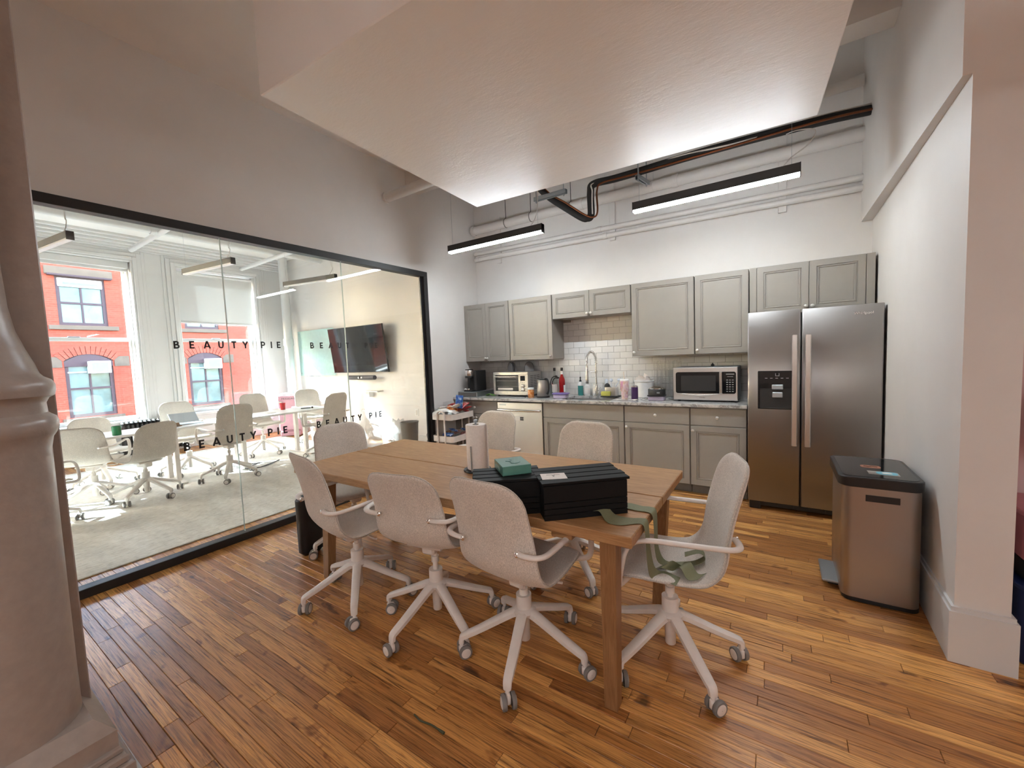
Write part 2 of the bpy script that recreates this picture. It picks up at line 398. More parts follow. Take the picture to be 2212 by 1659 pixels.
def rrect(x0, x1, y0, y1, r, seg=5):
    out = []
    for cx, cy, a0 in ((x1-r, y1-r, 0), (x0+r, y1-r, 90), (x0+r, y0+r, 180), (x1-r, y0+r, 270)):
        for i in range(seg+1):
            t = R(a0+90*i/seg); out.append((cx+r*math.cos(t), cy+r*math.sin(t)))
    return out
def spline(pts, per=6):
    """Catmull-Rom through the points"""
    P = [Vector(p) for p in pts]; out = []
    for i in range(len(P)-1):
        a, b, c, d = P[max(0, i-1)], P[i], P[i+1], P[min(len(P)-1, i+2)]
        for k in range(per):
            t = k/per; out.append(.5*((2*b)+(c-a)*t+(2*a-5*b+4*c-d)*t*t+(3*b-a-3*c+d)*t**3))
    out.append(P[-1]); return out
def text(name, s, size, mat_, parent=None, loc=(0, 0, 0), rot=(0, 0, 0), space=1.0, ext=.0006, bold=0.0, align='CENTER'):
    c = bpy.data.curves.new(name, 'FONT'); c.body = s; c.size = size; c.space_character = space; c.extrude = ext; c.offset = bold
    c.align_x = align; c.align_y = 'CENTER'; c.resolution_u = 3
    t = bpy.data.objects.new(name, c); col.objects.link(t)
    dg = bpy.context.evaluated_depsgraph_get(); me = bpy.data.meshes.new_from_object(t.evaluated_get(dg))
    bpy.data.objects.remove(t, do_unlink=True); bpy.data.curves.remove(c)
    me.materials.clear(); me.materials.append(M[mat_]); me.name = name
    return link(name, me, parent, loc, rot)
ROT_S = (R(90), 0, 0)          # lettering that faces -y
ROT_E = (R(90), 0, R(90))      # lettering that faces +x

# ================================================================== THE SETTING
CE = 3.71
# --- floor: a sub-floor, 300 single boards that show largest, the rest joined
floor = struct(box('floor', 'toe', -5.7, 9.0, -11.0, 1.2, -.30, -.020))
BW = .0572
lens_ = (.34, .48, .62, .78, .95, 1.15)
pm = {}
for L in lens_:
    q = MB(); h = L-.0018; wd = BW-.0018; c = .0014
    q.add([(0, 0, -.015), (h, 0, -.015), (h, wd, -.015), (0, wd, -.015), (0, 0, -c), (h, 0, -c), (h, wd, -c), (0, wd, -c), (c, c, 0), (h-c, c, 0), (h-c, wd-c, 0), (c, wd-c, 0)],
          [(0, 1, 5, 4), (1, 2, 6, 5), (2, 3, 7, 6), (3, 0, 4, 7), (4, 5, 9, 8), (5, 6, 10, 9), (6, 7, 11, 10), (7, 4, 8, 11), (8, 9, 10, 11)])
    pm[L] = q.mesh('floorboard', 'floor')
def to_px(p):
    d = Vector(p)-CAM; z = d.dot(cf_)
    if z < .1: return None
    return 1106+875.62*d.dot(cr_)/z, 829.5-875.62*d.dot(cu_)/z, z
boards = []
def rows(x0, x1, y0, y1):
    y = y0
    while y < y1:
        x = x0-rnd.uniform(0, .9)
        while x < x1:
            L = rnd.choice(lens_); boards.append((x, y, L, rnd.uniform(-.0005, .0003))); x += L
        y += BW
rows(.05, 5.6, -5.2, 0.0)
n_main = len(boards)
rows(-5.5, -.02, -5.2, 0.0)
def size_in_view(bd):
    x, y, L, _ = bd; q = to_px((x+L/2, y+BW/2, 0))
    if q is None or not (-60 < q[0] < 2272 and 400 < q[1] < 1700): return 0
    if x+L/2 > 4.5 and y < -2.5 and q[0] > 2230: return 0
    if y > -.62 and x < 4.4: return 0
    return L/q[2]**3
order = sorted(range(n_main), key=lambda i: -size_in_view(boards[i]))
single = set(order[:300])
rest = MB()
for i, (x, y, L, dz) in enumerate(boards):
    if i in single: link('floorboard', pm[L], floor, (x, y, dz))
    else:
        q = pm[L]; rest.add([(v.co.x+x, v.co.y+y, v.co.z+dz) for v in q.vertices], [tuple(p.vertices) for p in q.polygons])
stuff(rest.build('floorboards_beyond', 'floor', floor))
plain = MB()
for y in (-11.0+i*.3 for i in range(20)):
    if y+.3 <= -5.2: plain.box(-5.5, 8.9, y, y+.298, -.018, -.001)
plain.box(5.62+.7, 8.9, -5.2, 1.1, -.018, -.001)
stuff(plain.build('floorboards_out_of_view', 'floor', floor))

# --- ceilings, beam, soffit
ceiling = struct(MB().box(0, 9.0, -11.0, -1.32, CE, 4.35).box(-5.9, 0, -11.0, .2, CE, 4.35).build('ceiling', 'ceil'))
struct(box('ceiling_kitchen', 'ceil', -.1, 9.0, -1.32, 1.2, 4.12, 4.35))
struct(box('beam', 'wall', 0.0, 9.0, -1.32, -1.12, 3.5, 4.2))
sf = MB()
SZ = 2.9
sp_ = [(1.426, -3.682), (4.09, -3.545), (3.974, -1.535), (1.321, -1.661)]
sf.prism(sp_, SZ, CE+.02, b=.006)
struct(sf.build('soffit', 'plaster'))
# --- left wall with the opening for the glass partition
lw = MB()
lw.box(-.10, 0, -1.05, 0, 0, 4.12); lw.box(-.10, 0, -6.2, -1.05, 2.56, CE); lw.box(-.10, 0, -11, -6.2, 0, CE); lw.box(-.10, 0, -1.32, 0, CE, 4.12)
struct(lw.build('wall_left', 'wall'))
# --- back wall, meeting room included
struct(box('wall_back', 'wall', -5.9, 4.75, 0, .2, 0, 4.12))
# --- right wall: the upper part stands proud of the lower
rw = MB()
rw.prism([(4.393, 0), (4.400, -2.37), (4.62, -2.37), (4.62, 0)], 2.53, 4.12)
struct(rw.build('wall_right_upper', 'wall'))
rw = MB(); rw.prism([(4.472, 0), (4.430, -2.37), (4.60, -2.37), (4.64, 0)], 0, 2.53)
struct(rw.build('wall_right', 'wall'))
rw = MB(); rw.prism([(4.452, -.9), (4.410, -2.39), (4.62, -2.392), (4.62, -2.30), (4.445, -2.29), (4.47, -.9)], 0, .235)
rw.prism([(4.458, -.9), (4.418, -2.382), (4.612, -2.384), (4.612, -2.30), (4.445, -2.29), (4.47, -.9)], .235, .255)
struct(rw.build('baseboard_right', 'trim'))
struct(box('wall_passage', 'wall_pink', 4.62, 9.0, -1.85, -1.7, 0, 4.12))
struct(box('wall_east', 'wall', 8.9, 9.0, -11, -1.85, 0, CE))
struct(box('wall_front', 'wall', -5.9, 9.0, -11.2, -11, 0, CE))
# --- cast-iron column and the pier behind it, at the left
pier = MB().box(1.22, 1.56, -5.3, -4.566, 0, CE, .004)
struct(pier.build('column_pier', 'old_paint'))
cl = MB(); cx_, cy0 = 1.60, -4.755
cl.lathe([(.158, .10), (.157, .26), (.156, .40), (.158, .9), (.160, 1.20), (.166, 1.235), (.175, 1.25), (.182, 1.268), (.184, 1.288), (.178, 1.306), (.168, 1.314), (.160, 1.322), (.158, 1.355),
          (.166, 1.372), (.180, 1.380), (.184, 1.398), (.184, 1.418), (.176, 1.434), (.158, 1.446), (.150, 1.458), (.142, 1.49), (.125, 1.54), (.108, 1.60), (.098, 1.68), (.094, 1.80), (.093, 2.6), (.092, CE)], 40, (cx_, cy0, 0))
bx0, bx1, by0, by1 = cx_-.19, cx_+.205, cy0-.3, cy0+.205
pv = [(x, y, z) for z, d in ((0, 0), (.185, 0), (.24, .048)) for x, y in ((bx0+d, by0+d), (bx1-d, by0+d), (bx1-d, by1-d), (bx0+d, by1-d))]
cl.add(pv, [(k*4+i, k*4+(i+1) % 4, k*4+4+(i+1) % 4, k*4+4+i) for k in (0, 1) for i in range(4)]+[(3, 2, 1, 0), (8, 9, 10, 11)])
struct(cl.build('column', 'old_paint', smooth=40))
bb = MB(); bb.prism([(1.2, -5.3), (1.86, -5.3), (1.86, -4.522), (1.2, -4.522)], 0, .075, b=.004); bb.prism([(1.2, -5.3), (1.845, -5.3), (1.845, -4.535), (1.2, -4.535)], .075, .105, b=.006); bb.prism([(1.2, -5.3), (1.825, -5.3), (1.825, -4.545), (1.2, -4.545)], .105, .125, b=.004)
struct(bb.build('baseboard_column', 'old_paint'))
struct(MB().prism([(1.30, -4.56), (1.90, -4.56), (1.88, -4.50), (1.30, -4.505)], -.002, .0025).build('trim_paint_line', 'white'))

# --- outer wall of the meeting room with its tall sash windows
XW = -5.45
WINS = [(-3.86, -2.53), (-1.90, -.57), (-5.85, -4.50), (-7.85, -6.50)]
Z0, Z1 = .62, 3.30
ow = MB()
edges = sorted(WINS); ys = [-11.0]
for a, b_ in edges: ys += [a, b_]
ys.append(1.0)
for i in range(0, len(ys), 2): ow.box(XW-.42, XW, ys[i], ys[i+1], -1, 4.12)
for a, b_ in edges: ow.box(XW-.42, XW, a, b_, -1, Z0-.03); ow.box(XW-.42, XW, a, b_, Z1, 4.12)
struct(ow.build('wall_outer', 'trim'))
struct(box('wall_meeting_end', 'wall', -5.9, -.1, -9.2, -9.0, 0, CE))
def window(n, a, b_, show=True):
    t = bpy.data.objects.new('window_%d' % n, None); col.objects.link(t); struct(t)
    if show:
        for k, (d, pr) in enumerate(((.20, .022), (.15, .045), (.085, .065), (.03, .045))):
            q = MB(); a0, b0, z1 = a-d, b_+d, Z1+d
            d2 = (.15, .085, .03, 0)[k]
            q.box(XW-.01, XW+pr, a0, a-d2, .30, z1, .006); q.box(XW-.01, XW+pr, b_+d2, b0, .30, z1, .006); q.box(XW-.01, XW+pr, a-d2, b_+d2, Z1+d2, z1, .006)
            q.build('casing', 'trim', t)
        MB().box(XW-.30, XW+.09, a-.16, b_+.16, Z0-.05, Z0, .008).build('sill', 'trim', t)
        MB().box(XW, XW+.03, a-.1, b_+.1, .25, Z0-.05, .004).build('apron', 'trim', t)
    zm = 2.0
    for (z0, z1, x) in ((Z0, zm+.03, XW-.20), (zm-.03, Z1, XW-.25)):
        q = MB(); fr = .055
        q.box(x-.02, x+.02, a, a+fr, z0, z1, .004); q.box(x-.02, x+.02, b_-fr, b_, z0, z1, .004)
        q.box(x-.02, x+.02, a+fr, b_-fr, z0, z0+fr*1.2, .004); q.box(x-.02, x+.02, a+fr, b_-fr, z1-fr, z1, .004)
        s_ = q.build('sash', 'trim', t)
        MB().box(x-.003, x+.003, a+fr-.005, b_-fr+.005, z0+.05, z1-.05).build('pane', 'pane', s_)
    q = MB()
    for y in (a+.012, b_-.012):
        for x in (XW-.12, XW-.165, XW-.30): q.box(x-.012, x+.012, y-.014, y+.014, Z0, Z1)
    q.build('stop_bead', 'trim', t)
    if show: MB().box(XW-.19, XW-.165, (a+b_)/2-.12, (a+b_)/2+.02, zm+.02, zm+.045, .006).build('sash_lock', 'galv', t)
    return t
window(1, *WINS[0]); window(2, *WINS[1]); window(3, *WINS[2]); window(4, *WINS[3])
for k, (z, pr) in enumerate(((3.50, .03), (3.535, .06), (3.575, .10), (3.62, .15), (3.665, .20))):
    struct(MB().box(XW-.01, XW+pr, -8.9, 0, z, z+.05, .008).build('trim_%d' % (k+1), 'trim'))
struct(MB().box(XW, XW+.03, -8.9, 0, 0, .24, .006).build('baseboard_outer', 'trim'))
struct(MB().box(-5.4, -.12, -.025, 0, 0, .16, .005).build('baseboard_meeting', 'trim'))
# --- glass partition in the left wall
gp = thing('glass_partition', 'black framed glass wall with BEAUTY PIE lettering between kitchen and meeting room', 'partition', (0, -3.6, 0))
def gbx(name, m, x0, x1, y0, y1, z0, z1, b=.003): return MB().box(x0, x1, y0+3.6, y1+3.6, z0, z1, b).build(name, m, gp)
gbx('top_rail', 'black_matte', -.07, .02, -6.2, -1.05, 2.497, 2.56)
gbx('bottom_rail', 'black_matte', -.06, .03, -6.2, -1.05, 0, .062)
gbx('end_post', 'black_matte', -.07, .02, -1.115, -1.05, .06, 2.50)
gbx('end_channel', 'black', -.035, -.012, -1.15, -1.11, .06, 2.50, .001)
for a, b_ in ((-6.2, -4.44), (-4.438, -3.352), (-3.348, -2.262), (-2.258, -1.12)):
    gbx('glass_pane', 'partition_glass', -.028, -.016, a, b_, .055, 2.505, 0)
for y in (-3.35, -2.26): gbx('pane_joint', 'pane_edge', -.029, -.015, y-.0022, y+.0022, .06, 2.50, 0)
# bold geometric capitals drawn as strokes
def letters(word, cap, widths):
    q = MB(); x = 0; t = cap*.20
    def bar(x0, y0, x1, y1, th=t):
        d = Vector((x1-x0, y1-y0, 0)); n = Vector((-d.y, d.x, 0)).normalized()*th/2; a = Vector((x0, y0, 0)); b = Vector((x1, y1, 0)); e = Vector((0, 0, .0008))
        P = [a+n, a-n, b-n, b+n]; q.add([p for p in P]+[p+e for p in P], [(0, 1, 2, 3), (7, 6, 5, 4), (0, 4, 5, 1), (1, 5, 6, 2), (2, 6, 7, 3), (3, 7, 4, 0)])
    def arc(cx, cy, rx, ry, a0, a1, n=10):
        p = None
        for i in range(n+1):
            a = R(a0+(a1-a0)*i/n); c = (cx+rx*math.cos(a), cy+ry*math.sin(a))
            if p: bar(p[0], p[1], c[0], c[1])
            p = c
    H = cap; h = t/2
    for ch, gap in zip(word, widths):
        if ch == 'B':
            bar(x+h, 0, x+h, H); bar(x, H-h, x+.34*H, H-h); bar(x, .52*H, x+.36*H, .52*H); bar(x, h, x+.36*H, h); arc(x+.33*H, .735*H, .165*H, .175*H, 90, -90); arc(x+.36*H, .305*H, .2*H, .205*H, 90, -90)
        elif ch == 'E': bar(x+h, 0, x+h, H); bar(x, H-h, x+.55*H, H-h); bar(x, H/2, x+.50*H, H/2); bar(x, h, x+.55*H, h)
        elif ch == 'A': bar(x+h, 0, x+.44*H, H); bar(x+.88*H-h, 0, x+.44*H, H); bar(x+.2*H, .27*H, x+.68*H, .27*H, t*.85)
        elif ch == 'U': bar(x+h, .34*H, x+h, H); bar(x+.68*H-h, .34*H, x+.68*H-h, H); arc(x+.34*H, .34*H, .34*H-h, .34*H-h, 180, 360)
        elif ch == 'T': bar(x, H-h, x+.62*H, H-h); bar(x+.31*H, 0, x+.31*H, H)
        elif ch == 'Y': bar(x+h*.8, H, x+.38*H, .42*H); bar(x+.76*H-h*.8, H, x+.38*H, .42*H); bar(x+.38*H, 0, x+.38*H, .48*H)
        elif ch == 'P': bar(x+h, 0, x+h, H); bar(x, H-h, x+.36*H, H-h); bar(x, .44*H, x+.36*H, .44*H); arc(x+.34*H, .67*H, .21*H, .23*H, 90, -90)
        elif ch == 'I': bar(x+h, 0, x+h, H)
        x += gap
    return q, x
for (ya, yb, z, cap) in ((-3.718, -2.945, 1.607, .058), (-2.655, -1.874, 1.602, .058), (-3.716, -2.947, .828, .066), (-2.648, -1.877, .822, .066)):
    u = (yb-ya); g = [u*k for k in (.127, .117, .132, .124, .106, .188, .108, .068, .03)]
    q, _ = letters('BEAUTYPIE', cap, g)
    q.build('lettering', 'black', gp, (-.0140, ya+3.6, z), (R(90), 0, R(90)))

# --- backsplash: single glazed tiles set into the back wall
wb = bpy.data.objects['wall_back']
stuff(box('grout_bed', 'grout', .02, 3.56, -.004, .01, .913, 1.42, 0, wb)); stuff(box('grout_bed', 'grout', 1.40, 2.42, -.004, .01, 1.42, 1.90, 0, wb))
TW, TH, GP = .1524, .0762, .0026
tm = {}
def tile(x0, x1, z0, z1):
    k = (round(x1-x0, 4), round(z1-z0, 4))
    if k not in tm: tm[k] = MB().box(0, k[0], -.0045, .004, 0, k[1], .0018).mesh('tile', 'tile')
    link('tile', tm[k], wb, (x0, -.004, z0))
nrow = 0; z = .914
while z < 1.895:
    a, b_ = (.024, 3.55) if z < 1.385 else (1.405, 2.415)
    x = a-(TW/2 if nrow % 2 else 0) if z < 1.385 else .024-(TW/2 if nrow % 2 else 0)
    while x < b_:
        x0, x1 = max(x, a), min(x+TW-GP, b_)
        if x1-x0 > .02: tile(x0, x1, z, z+TH-GP)
        x += TW
    z += TH; nrow += 1

# ================================================================== KITCHEN RUN
def door_mesh(wd, h, flat=False):
    """framed door: rail frame, stepped bead, recessed panel; lies in xz, front at -y"""
    q = MB(); D = .020
    rings = [(0, 0), (0, D-.002), (.002, D)] if flat else [(0, 0), (0, D-.002), (.002, D), (.052, D), (.054, D-.007), (.059, D-.007), (.062, D-.002), (.067, D-.002), (.071, D-.010), (.078, D-.010), (.080, D-.0085)]
    vs = []
    for i, d in rings: vs += [(i, -d, i), (wd-i, -d, i), (wd-i, -d, h-i), (i, -d, h-i)]
    n = len(rings); fs = [(k*4+j, k*4+(j+1) % 4, (k+1)*4+(j+1) % 4, (k+1)*4+j) for k in range(n-1) for j in range(4)]
    fs += [(3, 2, 1, 0), tuple((n-1)*4+j for j in range(4))]
    return q.add(vs, fs).mesh('door', 'cab')
knob_me = MB().lathe([(.006, 0), (.0065, .012), (.010, .015), (.0155, .020), (.0165, .026), (.013, .031), (.0001, .033)], 16, axis='y').mesh('knob', 'nickel', 60)
def knob(parent, x, z): link('knob', knob_me, parent, (x, -.019, z), (0, 0, PI))
def cabinet(name, x0, x1, y_front, y_back, z0, z1, doors, label, drawer=None, toe=False, cat='cabinet', group=None, inner=None):
    """doors: list of (x0, x1, z0, z1, knob x, knob z or None)"""
    t = thing(name, label, cat, (x0, y_front, z0), 0, group)
    wd, dp = x1-x0, y_back-y_front
    q = MB().box(.001, wd-.001, .021, dp, .10 if toe else 0, inner or z1-z0, .001)
    if inner: q.box(.001, wd-.001, .021, .04, inner, z1-z0); q.box(.001, .019, .04, dp, inner, z1-z0); q.box(wd-.019, wd-.001, .04, dp, inner, z1-z0)
    q.build('carcass', 'cab', t)
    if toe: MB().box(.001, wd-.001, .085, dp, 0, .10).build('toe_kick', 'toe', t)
    for (a, b_, c, d, kx, kz) in doors:
        o = link('door', door_mesh(b_-a, d-c), t, (a-x0, .0205, c-z0))
        if kx is not None: knob(o, kx-a, kz-c)
    if drawer:
        a, b_, c, d, kn, nm = drawer
        o = link(nm, door_mesh(b_-a, d-c, True), t, (a-x0, .0205, c-z0)); o.data.name = nm
        if kn: knob(o, (b_-a)/2, (d-c)/2)
    return t
YU = -.334; ZB, ZT = 1.393, 2.190
g = .003
cabinet('wall_cabinet', .0, .760, YU, -.006, ZB, ZT, [(.004, .380-g/2, ZB, ZT, .362, ZB+.04), (.380+g/2, .757, ZB, ZT, .398, ZB+.04)], 'grey two door wall cabinet above the coffee maker in the corner')
cabinet('wall_cabinet', .766, 1.408, YU, -.006, ZB, ZT, [(.769, 1.405, ZB, ZT, 1.382, ZB+.04)], 'grey single door wall cabinet above the toaster oven')
cabinet('wall_cabinet', 1.416, 2.394, YU, -.006, 1.885, ZT, [(1.419, 1.903, 1.885, ZT, 1.883, 1.92), (1.907, 2.391, 1.885, ZT, 1.927, 1.92)], 'short grey two door wall cabinet over the sink')
cabinet('wall_cabinet', 2.400, 3.046, YU, -.006, ZB, ZT, [(2.404, 3.043, ZB, ZT, 2.428, ZB+.04)], 'wider grey single door wall cabinet right of the sink')
cabinet('wall_cabinet', 3.052, 3.532, YU, -.006, ZB, ZT, [(3.055, 3.529, ZB, ZT, 3.078, ZB+.04)], 'narrower grey single door wall cabinet above the microwave')
t = cabinet('wall_cabinet', 3.540, 4.448, YU, -.006, 1.742, ZT, [(3.600, 3.998, 1.742, ZT, 3.975, 1.792), (4.002, 4.388, 1.742, ZT, 4.025, 1.792)], 'grey two door wall cabinet above the refrigerator')
MB().box(0, .056, -.0, .021, 0, .448, .001).build('filler_strip', 'cab', t); MB().box(.852, .908, 0, .021, 0, .448, .001).build('filler_strip', 'cab', t)
MB().box(0, .10, .0, .03, 0, .03).build('valance', 'cab', bpy.data.objects['wall_cabinet.002'], (.0, .30, -.03))
YB = -.63; ZD = .868; ZM = .695
def base(x0, x1, doors, lab, drawer, inner=None):
    return cabinet('base_cabinet', x0, x1, YB, -.012, 0, .876, doors, lab, drawer, True, inner=inner)
base(.0, .727, [(.004, .3625, .105, ZM, .340, ZM-.045), (.3655, .724, .105, ZM, .388, ZM-.045)], 'grey base cabinet with one drawer and two doors behind the snack cart', (.004, .724, ZM+.008, ZD, True, 'drawer'))
base(1.398, 2.388, [(1.404, 1.894, .105, ZM, 1.87, ZM-.045), (1.898, 2.384, .105, ZM, 1.92, ZM-.045)], 'wide grey sink base cabinet with a plain false drawer front', (1.404, 2.384, ZM+.008, ZD, False, 'false_front'), .66)
base(2.392, 3.044, [(2.396, 3.040, .105, ZM, 2.420, ZM-.045)], 'grey base cabinet with drawer and one door right of the sink', (2.396, 3.040, ZM+.008, ZD, True, 'drawer'))
base(3.048, 3.532, [(3.051, 3.528, .105, ZM, 3.074, ZM-.045)], 'narrow grey base cabinet beside the refrigerator', (3.051, 3.528, ZM+.008, ZD, True, 'drawer'))
# dishwasher
dw = thing('dishwasher', 'stainless dishwasher with a bowed bar handle and a CLEAN sign', 'dishwasher', (.733, -.632, 0))
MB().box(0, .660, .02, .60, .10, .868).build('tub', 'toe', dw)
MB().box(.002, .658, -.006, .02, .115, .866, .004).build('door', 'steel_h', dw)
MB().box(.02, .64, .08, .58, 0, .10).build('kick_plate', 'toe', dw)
q = MB(); q.tube(spline([(.03, -.008, .775), (.045, -.042, .775), (.33, -.056, .772), (.615, -.042, .775), (.63, -.008, .775)], 8), .015, 12, flat=.9)
q.build('handle', 'bright', dw, smooth=50)
s_ = MB().box(.27, .40, -.0095, -.006, .640, .692, .001).build('clean_sign', 'white', dw)
MB().box(.345, .395, -.0105, -.009, .645, .687).build('sign_field', 'black', s_); text('sign_word', 'CLEAN', .024, 'white', s_, (.370, -.0107, .666), ROT_S)
MB().box(.035, .135, -.0085, -.006, .826, .842).build('badge', 'galv', dw)
# worktop with a cut-out for the sink
SX0, SX1, SY0, SY1 = 1.60, 2.21, -.56, -.16
wt = thing('worktop', 'continuous grey veined marble worktop along the back wall', 'worktop', (0, 0, 0))
q = MB()
for (a, b_, c, d) in ((.0, SX0, -.656, -.006), (SX1, 3.536, -.656, -.006), (SX0, SX1, -.656, SY0), (SX0, SX1, SY1, -.006)): q.box(a, b_, c, d, .882, .914, .003 if b_-a > 1.2 else 0)
q.build('slab', 'marble', wt)
sk = thing('sink', 'stainless undermount sink set in the marble worktop', 'sink', (SX0, SY0, .70))
q = MB(); W_, D_ = SX1-SX0, SY1-SY0
q.box(0, W_, 0, D_, 0, .006); q.box(-.006, 0, 0, D_, 0, .181); q.box(W_, W_+.006, 0, D_, 0, .181); q.box(0, W_, -.006, 0, 0, .181); q.box(0, W_, D_, D_+.006, 0, .181)
q.build('basin', 'steel_h', sk); MB().lathe([(.045, .006), (.045, .009), (.03, .010), (.001, .008)], 20, (W_/2, D_/2, 0)).build('drain', 'chrome', sk, smooth=40)

# ------------------------------------------------------------------ refrigerator
fr = thing('refrigerator', 'tall stainless side by side refrigerator with ice and water dispenser', 'refrigerator', (3.545, -.764, 0))
FW = .897
MB().box(.01, FW-.012, .075, .74, .05, 1.715, .004).build('body', 'black_matte', fr)
def fdoor(x0, x1):
    return MB().prism([(p[0], p[1]) for p in rrect(x0, x1, 0, .068, .012, 3)], .075, 1.74, b=.003).build('door', 'steel', fr, smooth=50)
SPL = .384
d1 = fdoor(0, SPL-.004); d2 = fdoor(SPL+.004, FW)
for d, x in ((d1, SPL-.045), (d2, SPL+.045)):
    q = MB(); q.box(x-.019, x+.019, -.062, -.034, .60, 1.53, .005); q.box(x-.017, x+.017, -.036, .002, .605, .65); q.box(x-.017, x+.017, -.036, .002, 1.48, 1.525)
    q.build('handle', 'bright', d)
q = MB(); q.box(.075, .345, -.004, .01, .90, 1.235, .006)
ds = q.build('dispenser', 'black_glass', d1)
MB().box(.090, .330, -.0055, -.003, .912, 1.085, .004).build('recess', 'black_matte', ds)
MB().box(.180, .262, -.018, -.004, 1.075, 1.115, .004).build('ice_chute', 'galv', ds); MB().box(.184, .258, -.022, -.004, 1.005, 1.050, .004).build('paddle', 'galv', ds)
q = MB()
for k in range(5): q.box(.13+k*.038, .148+k*.038, -.0055, -.0035, 1.168, 1.172)
q.box(.205, .209, -.0055, -.0035, 1.19, 1.212); q.box(.23, .234, -.0055, -.0035, 1.19, 1.212); q.box(.205, .234, -.0055, -.0035, 1.188, 1.192)
stuff(q.build('control_marks', 'galv', ds))
q = MB(); q.box(.01, FW-.01, .04, .11, .025, .075, .003)
for k in range(6): q.box(.12+k*.11, .21+k*.11, .034, .042, .04, .062)
q.box(.012, .10, .02, .06, .0, .072, .004); q.build('toe_grille', 'black', fr)
text('badge', 'Whirlpool', .028, 'chrome', d2, (.775, -.0008, 1.672), ROT_S, 1.0, .0012)
for x in (.05, FW-.05): MB().box(x-.03, x+.03, .07, .18, 1.715, 1.738, .003).build('hinge_cover', 'black', fr)
for x in (.06, FW-.08):
    MB().lathe([(.018, 0), (.018, .05)], 12, (x, .15, 0)).build('foot', 'black', fr)

# ------------------------------------------------------------------ things on the worktop
CT = .9145
def mw():
    t = thing('microwave', 'silver microwave with black window standing beside the refrigerator', 'microwave', (2.858, -.46, CT))
    Wd, H, D = .592, .345, .42
    MB().box(.004, Wd-.004, .03, D, .012, H, .006).build('body', 'galv', t)
    MB().box(0, Wd, 0, .03, .015, H, .006).build('front_panel', 'steel_h', t)
    wd = MB(); wd.prism([(p[0], p[1]) for p in rrect(.028, .575, .085, .300, .02, 4)], 0, .006, b=.001)
    wn = wd.build('door_window', 'black_glass', t, (0, -.0005, 0), (R(90), 0, 0))
    MB().box(.08, .40, .11, .265, .0055, .0065).build('mesh_screen', 'black_matte', wn)
    q = MB(); n = 12
    for i in range(n): a, b_ = .045+.38*i/n, .045+.38*(i+1)/n; za, zb = .082-.014*math.sin(PI*i/n), .082-.014*math.sin(PI*(i+1)/n); q.tube([(a, -.004, za), (b_, -.004, zb)], .004, 6)
    q.build('chin_trim', 'bright', t, smooth=50)
    MB().box(.432, .462, -.032, -.012, .085, .300, .006).build('handle', 'bright', t)
    q = MB()
    for r_ in range(6):
        for c in range(3): q.box(.492+c*.024, .507+c*.024, -.0075, -.0055, .105+r_*.022, .113+r_*.022)
    q.box(.49, .56, -.0075, -.0055, .272, .280); q.box(.50, .55, -.0075, -.0055, .250, .254); stuff(q.build('keypad_marks', 'galv', t))
    text('maker_name', 'TOSHIBA', .014, 'black', t, (.275, -.0005, .042), ROT_S)
    for x in (.05, Wd-.05):
        for y in (.06, D-.05): MB().lathe([(.016, 0), (.016, .016)], 10, (x, y, 0)).build('foot', 'black', t)
mw()
tag(MB().lathe([(.006, 0), (.016, .004), (.018, .014), (.010, .022), (.004, .034), (.001, .036)], 14).build('bottle_stopper', 'black', None, (3.20, -.20, CT+.3455), None, 50), 'small black stopper lying on top of the microwave', 'stopper')
def toaster():
    t = thing('toaster_oven', 'silver countertop toaster oven with two knobs and glass door', 'toaster oven', (.540, -.43, CT))
    Wd, H, D = .545, .325, .36
    MB().box(.004, Wd-.004, .025, D, .022, H, .006).build('body', 'steel_h', t)
    q = MB(); q.box(0, Wd, 0, .025, .022, .075, .004); q.box(0, Wd, 0, .025, .285, H, .004); q.box(0, .035, 0, .025, .075, .285); q.box(.40, Wd, 0, .025, .075, .285); q.build('front_frame', 'bright', t)
    MB().box(.035, .40, .02, .024, .075, .285).build('cavity', 'black_matte', t)
    MB().box(.038, .397, .002, .006, .078, .283).build('door_glass', 'acrylic', t)
    q = MB()
    for z in (.135, .21):
        q.tube([(.045, .014, z), (.39, .014, z)], .0022, 6)
    q.tube([(.05, .013, .235), (.07, .013, .235), (.08, .013, .25), (.35, .013, .25), (.36, .013, .235), (.385, .013, .235)], .0025, 6); q.build('rack', 'bright', t)
    MB().box(.06, .30, .012, .019, .083, .115, .005).build('baking_tray', 'paper', t)
    q = MB(); q.tube([(.045, 0, .262), (.05, -.034, .266), (.385, -.034, .266), (.39, 0, .262)], .0085, 10); q.build('handle', 'bright', t, smooth=50)
    MB().box(.43, .50, -.003, .002, .21, .275, .002).build('display', 'black_glass', t)
    for z in (.145, .095): MB().lathe([(.024, 0), (.023, .016), (.019, .02), (.001, .021)], 20, axis='y').build('knob', 'bright', t, (.468, -.001, z), (0, 0, PI), 50)
    q = MB()
    for k in range(3): q.lathe([(.005, 0), (.004, .003)], 10, (.442+k*.025, -.002, .187), axis='y')
    stuff(q.build('buttons', 'galv', t))
    q = MB()
    for r_ in range(9):
        for c in range(3): q.box(Wd-.0045, Wd-.0025, .07+c*.085, .14+c*.085, .09+r_*.022, .096+r_*.022)
    stuff(q.build('side_vents', 'black_matte', t))
    text('maker_name', 'OVEN', .012, 'galv', t, (.22, -.0005, .05), ROT_S)
    for x in (.05, Wd-.05):
        for y in (.05, D-.05): MB().lathe([(.017, 0), (.014, .024)], 10, (x, y, 0)).build('foot', 'black', t)
toaster()
mitt_m = mat('charcoal_silicone', (.13, .125, .125), .6)
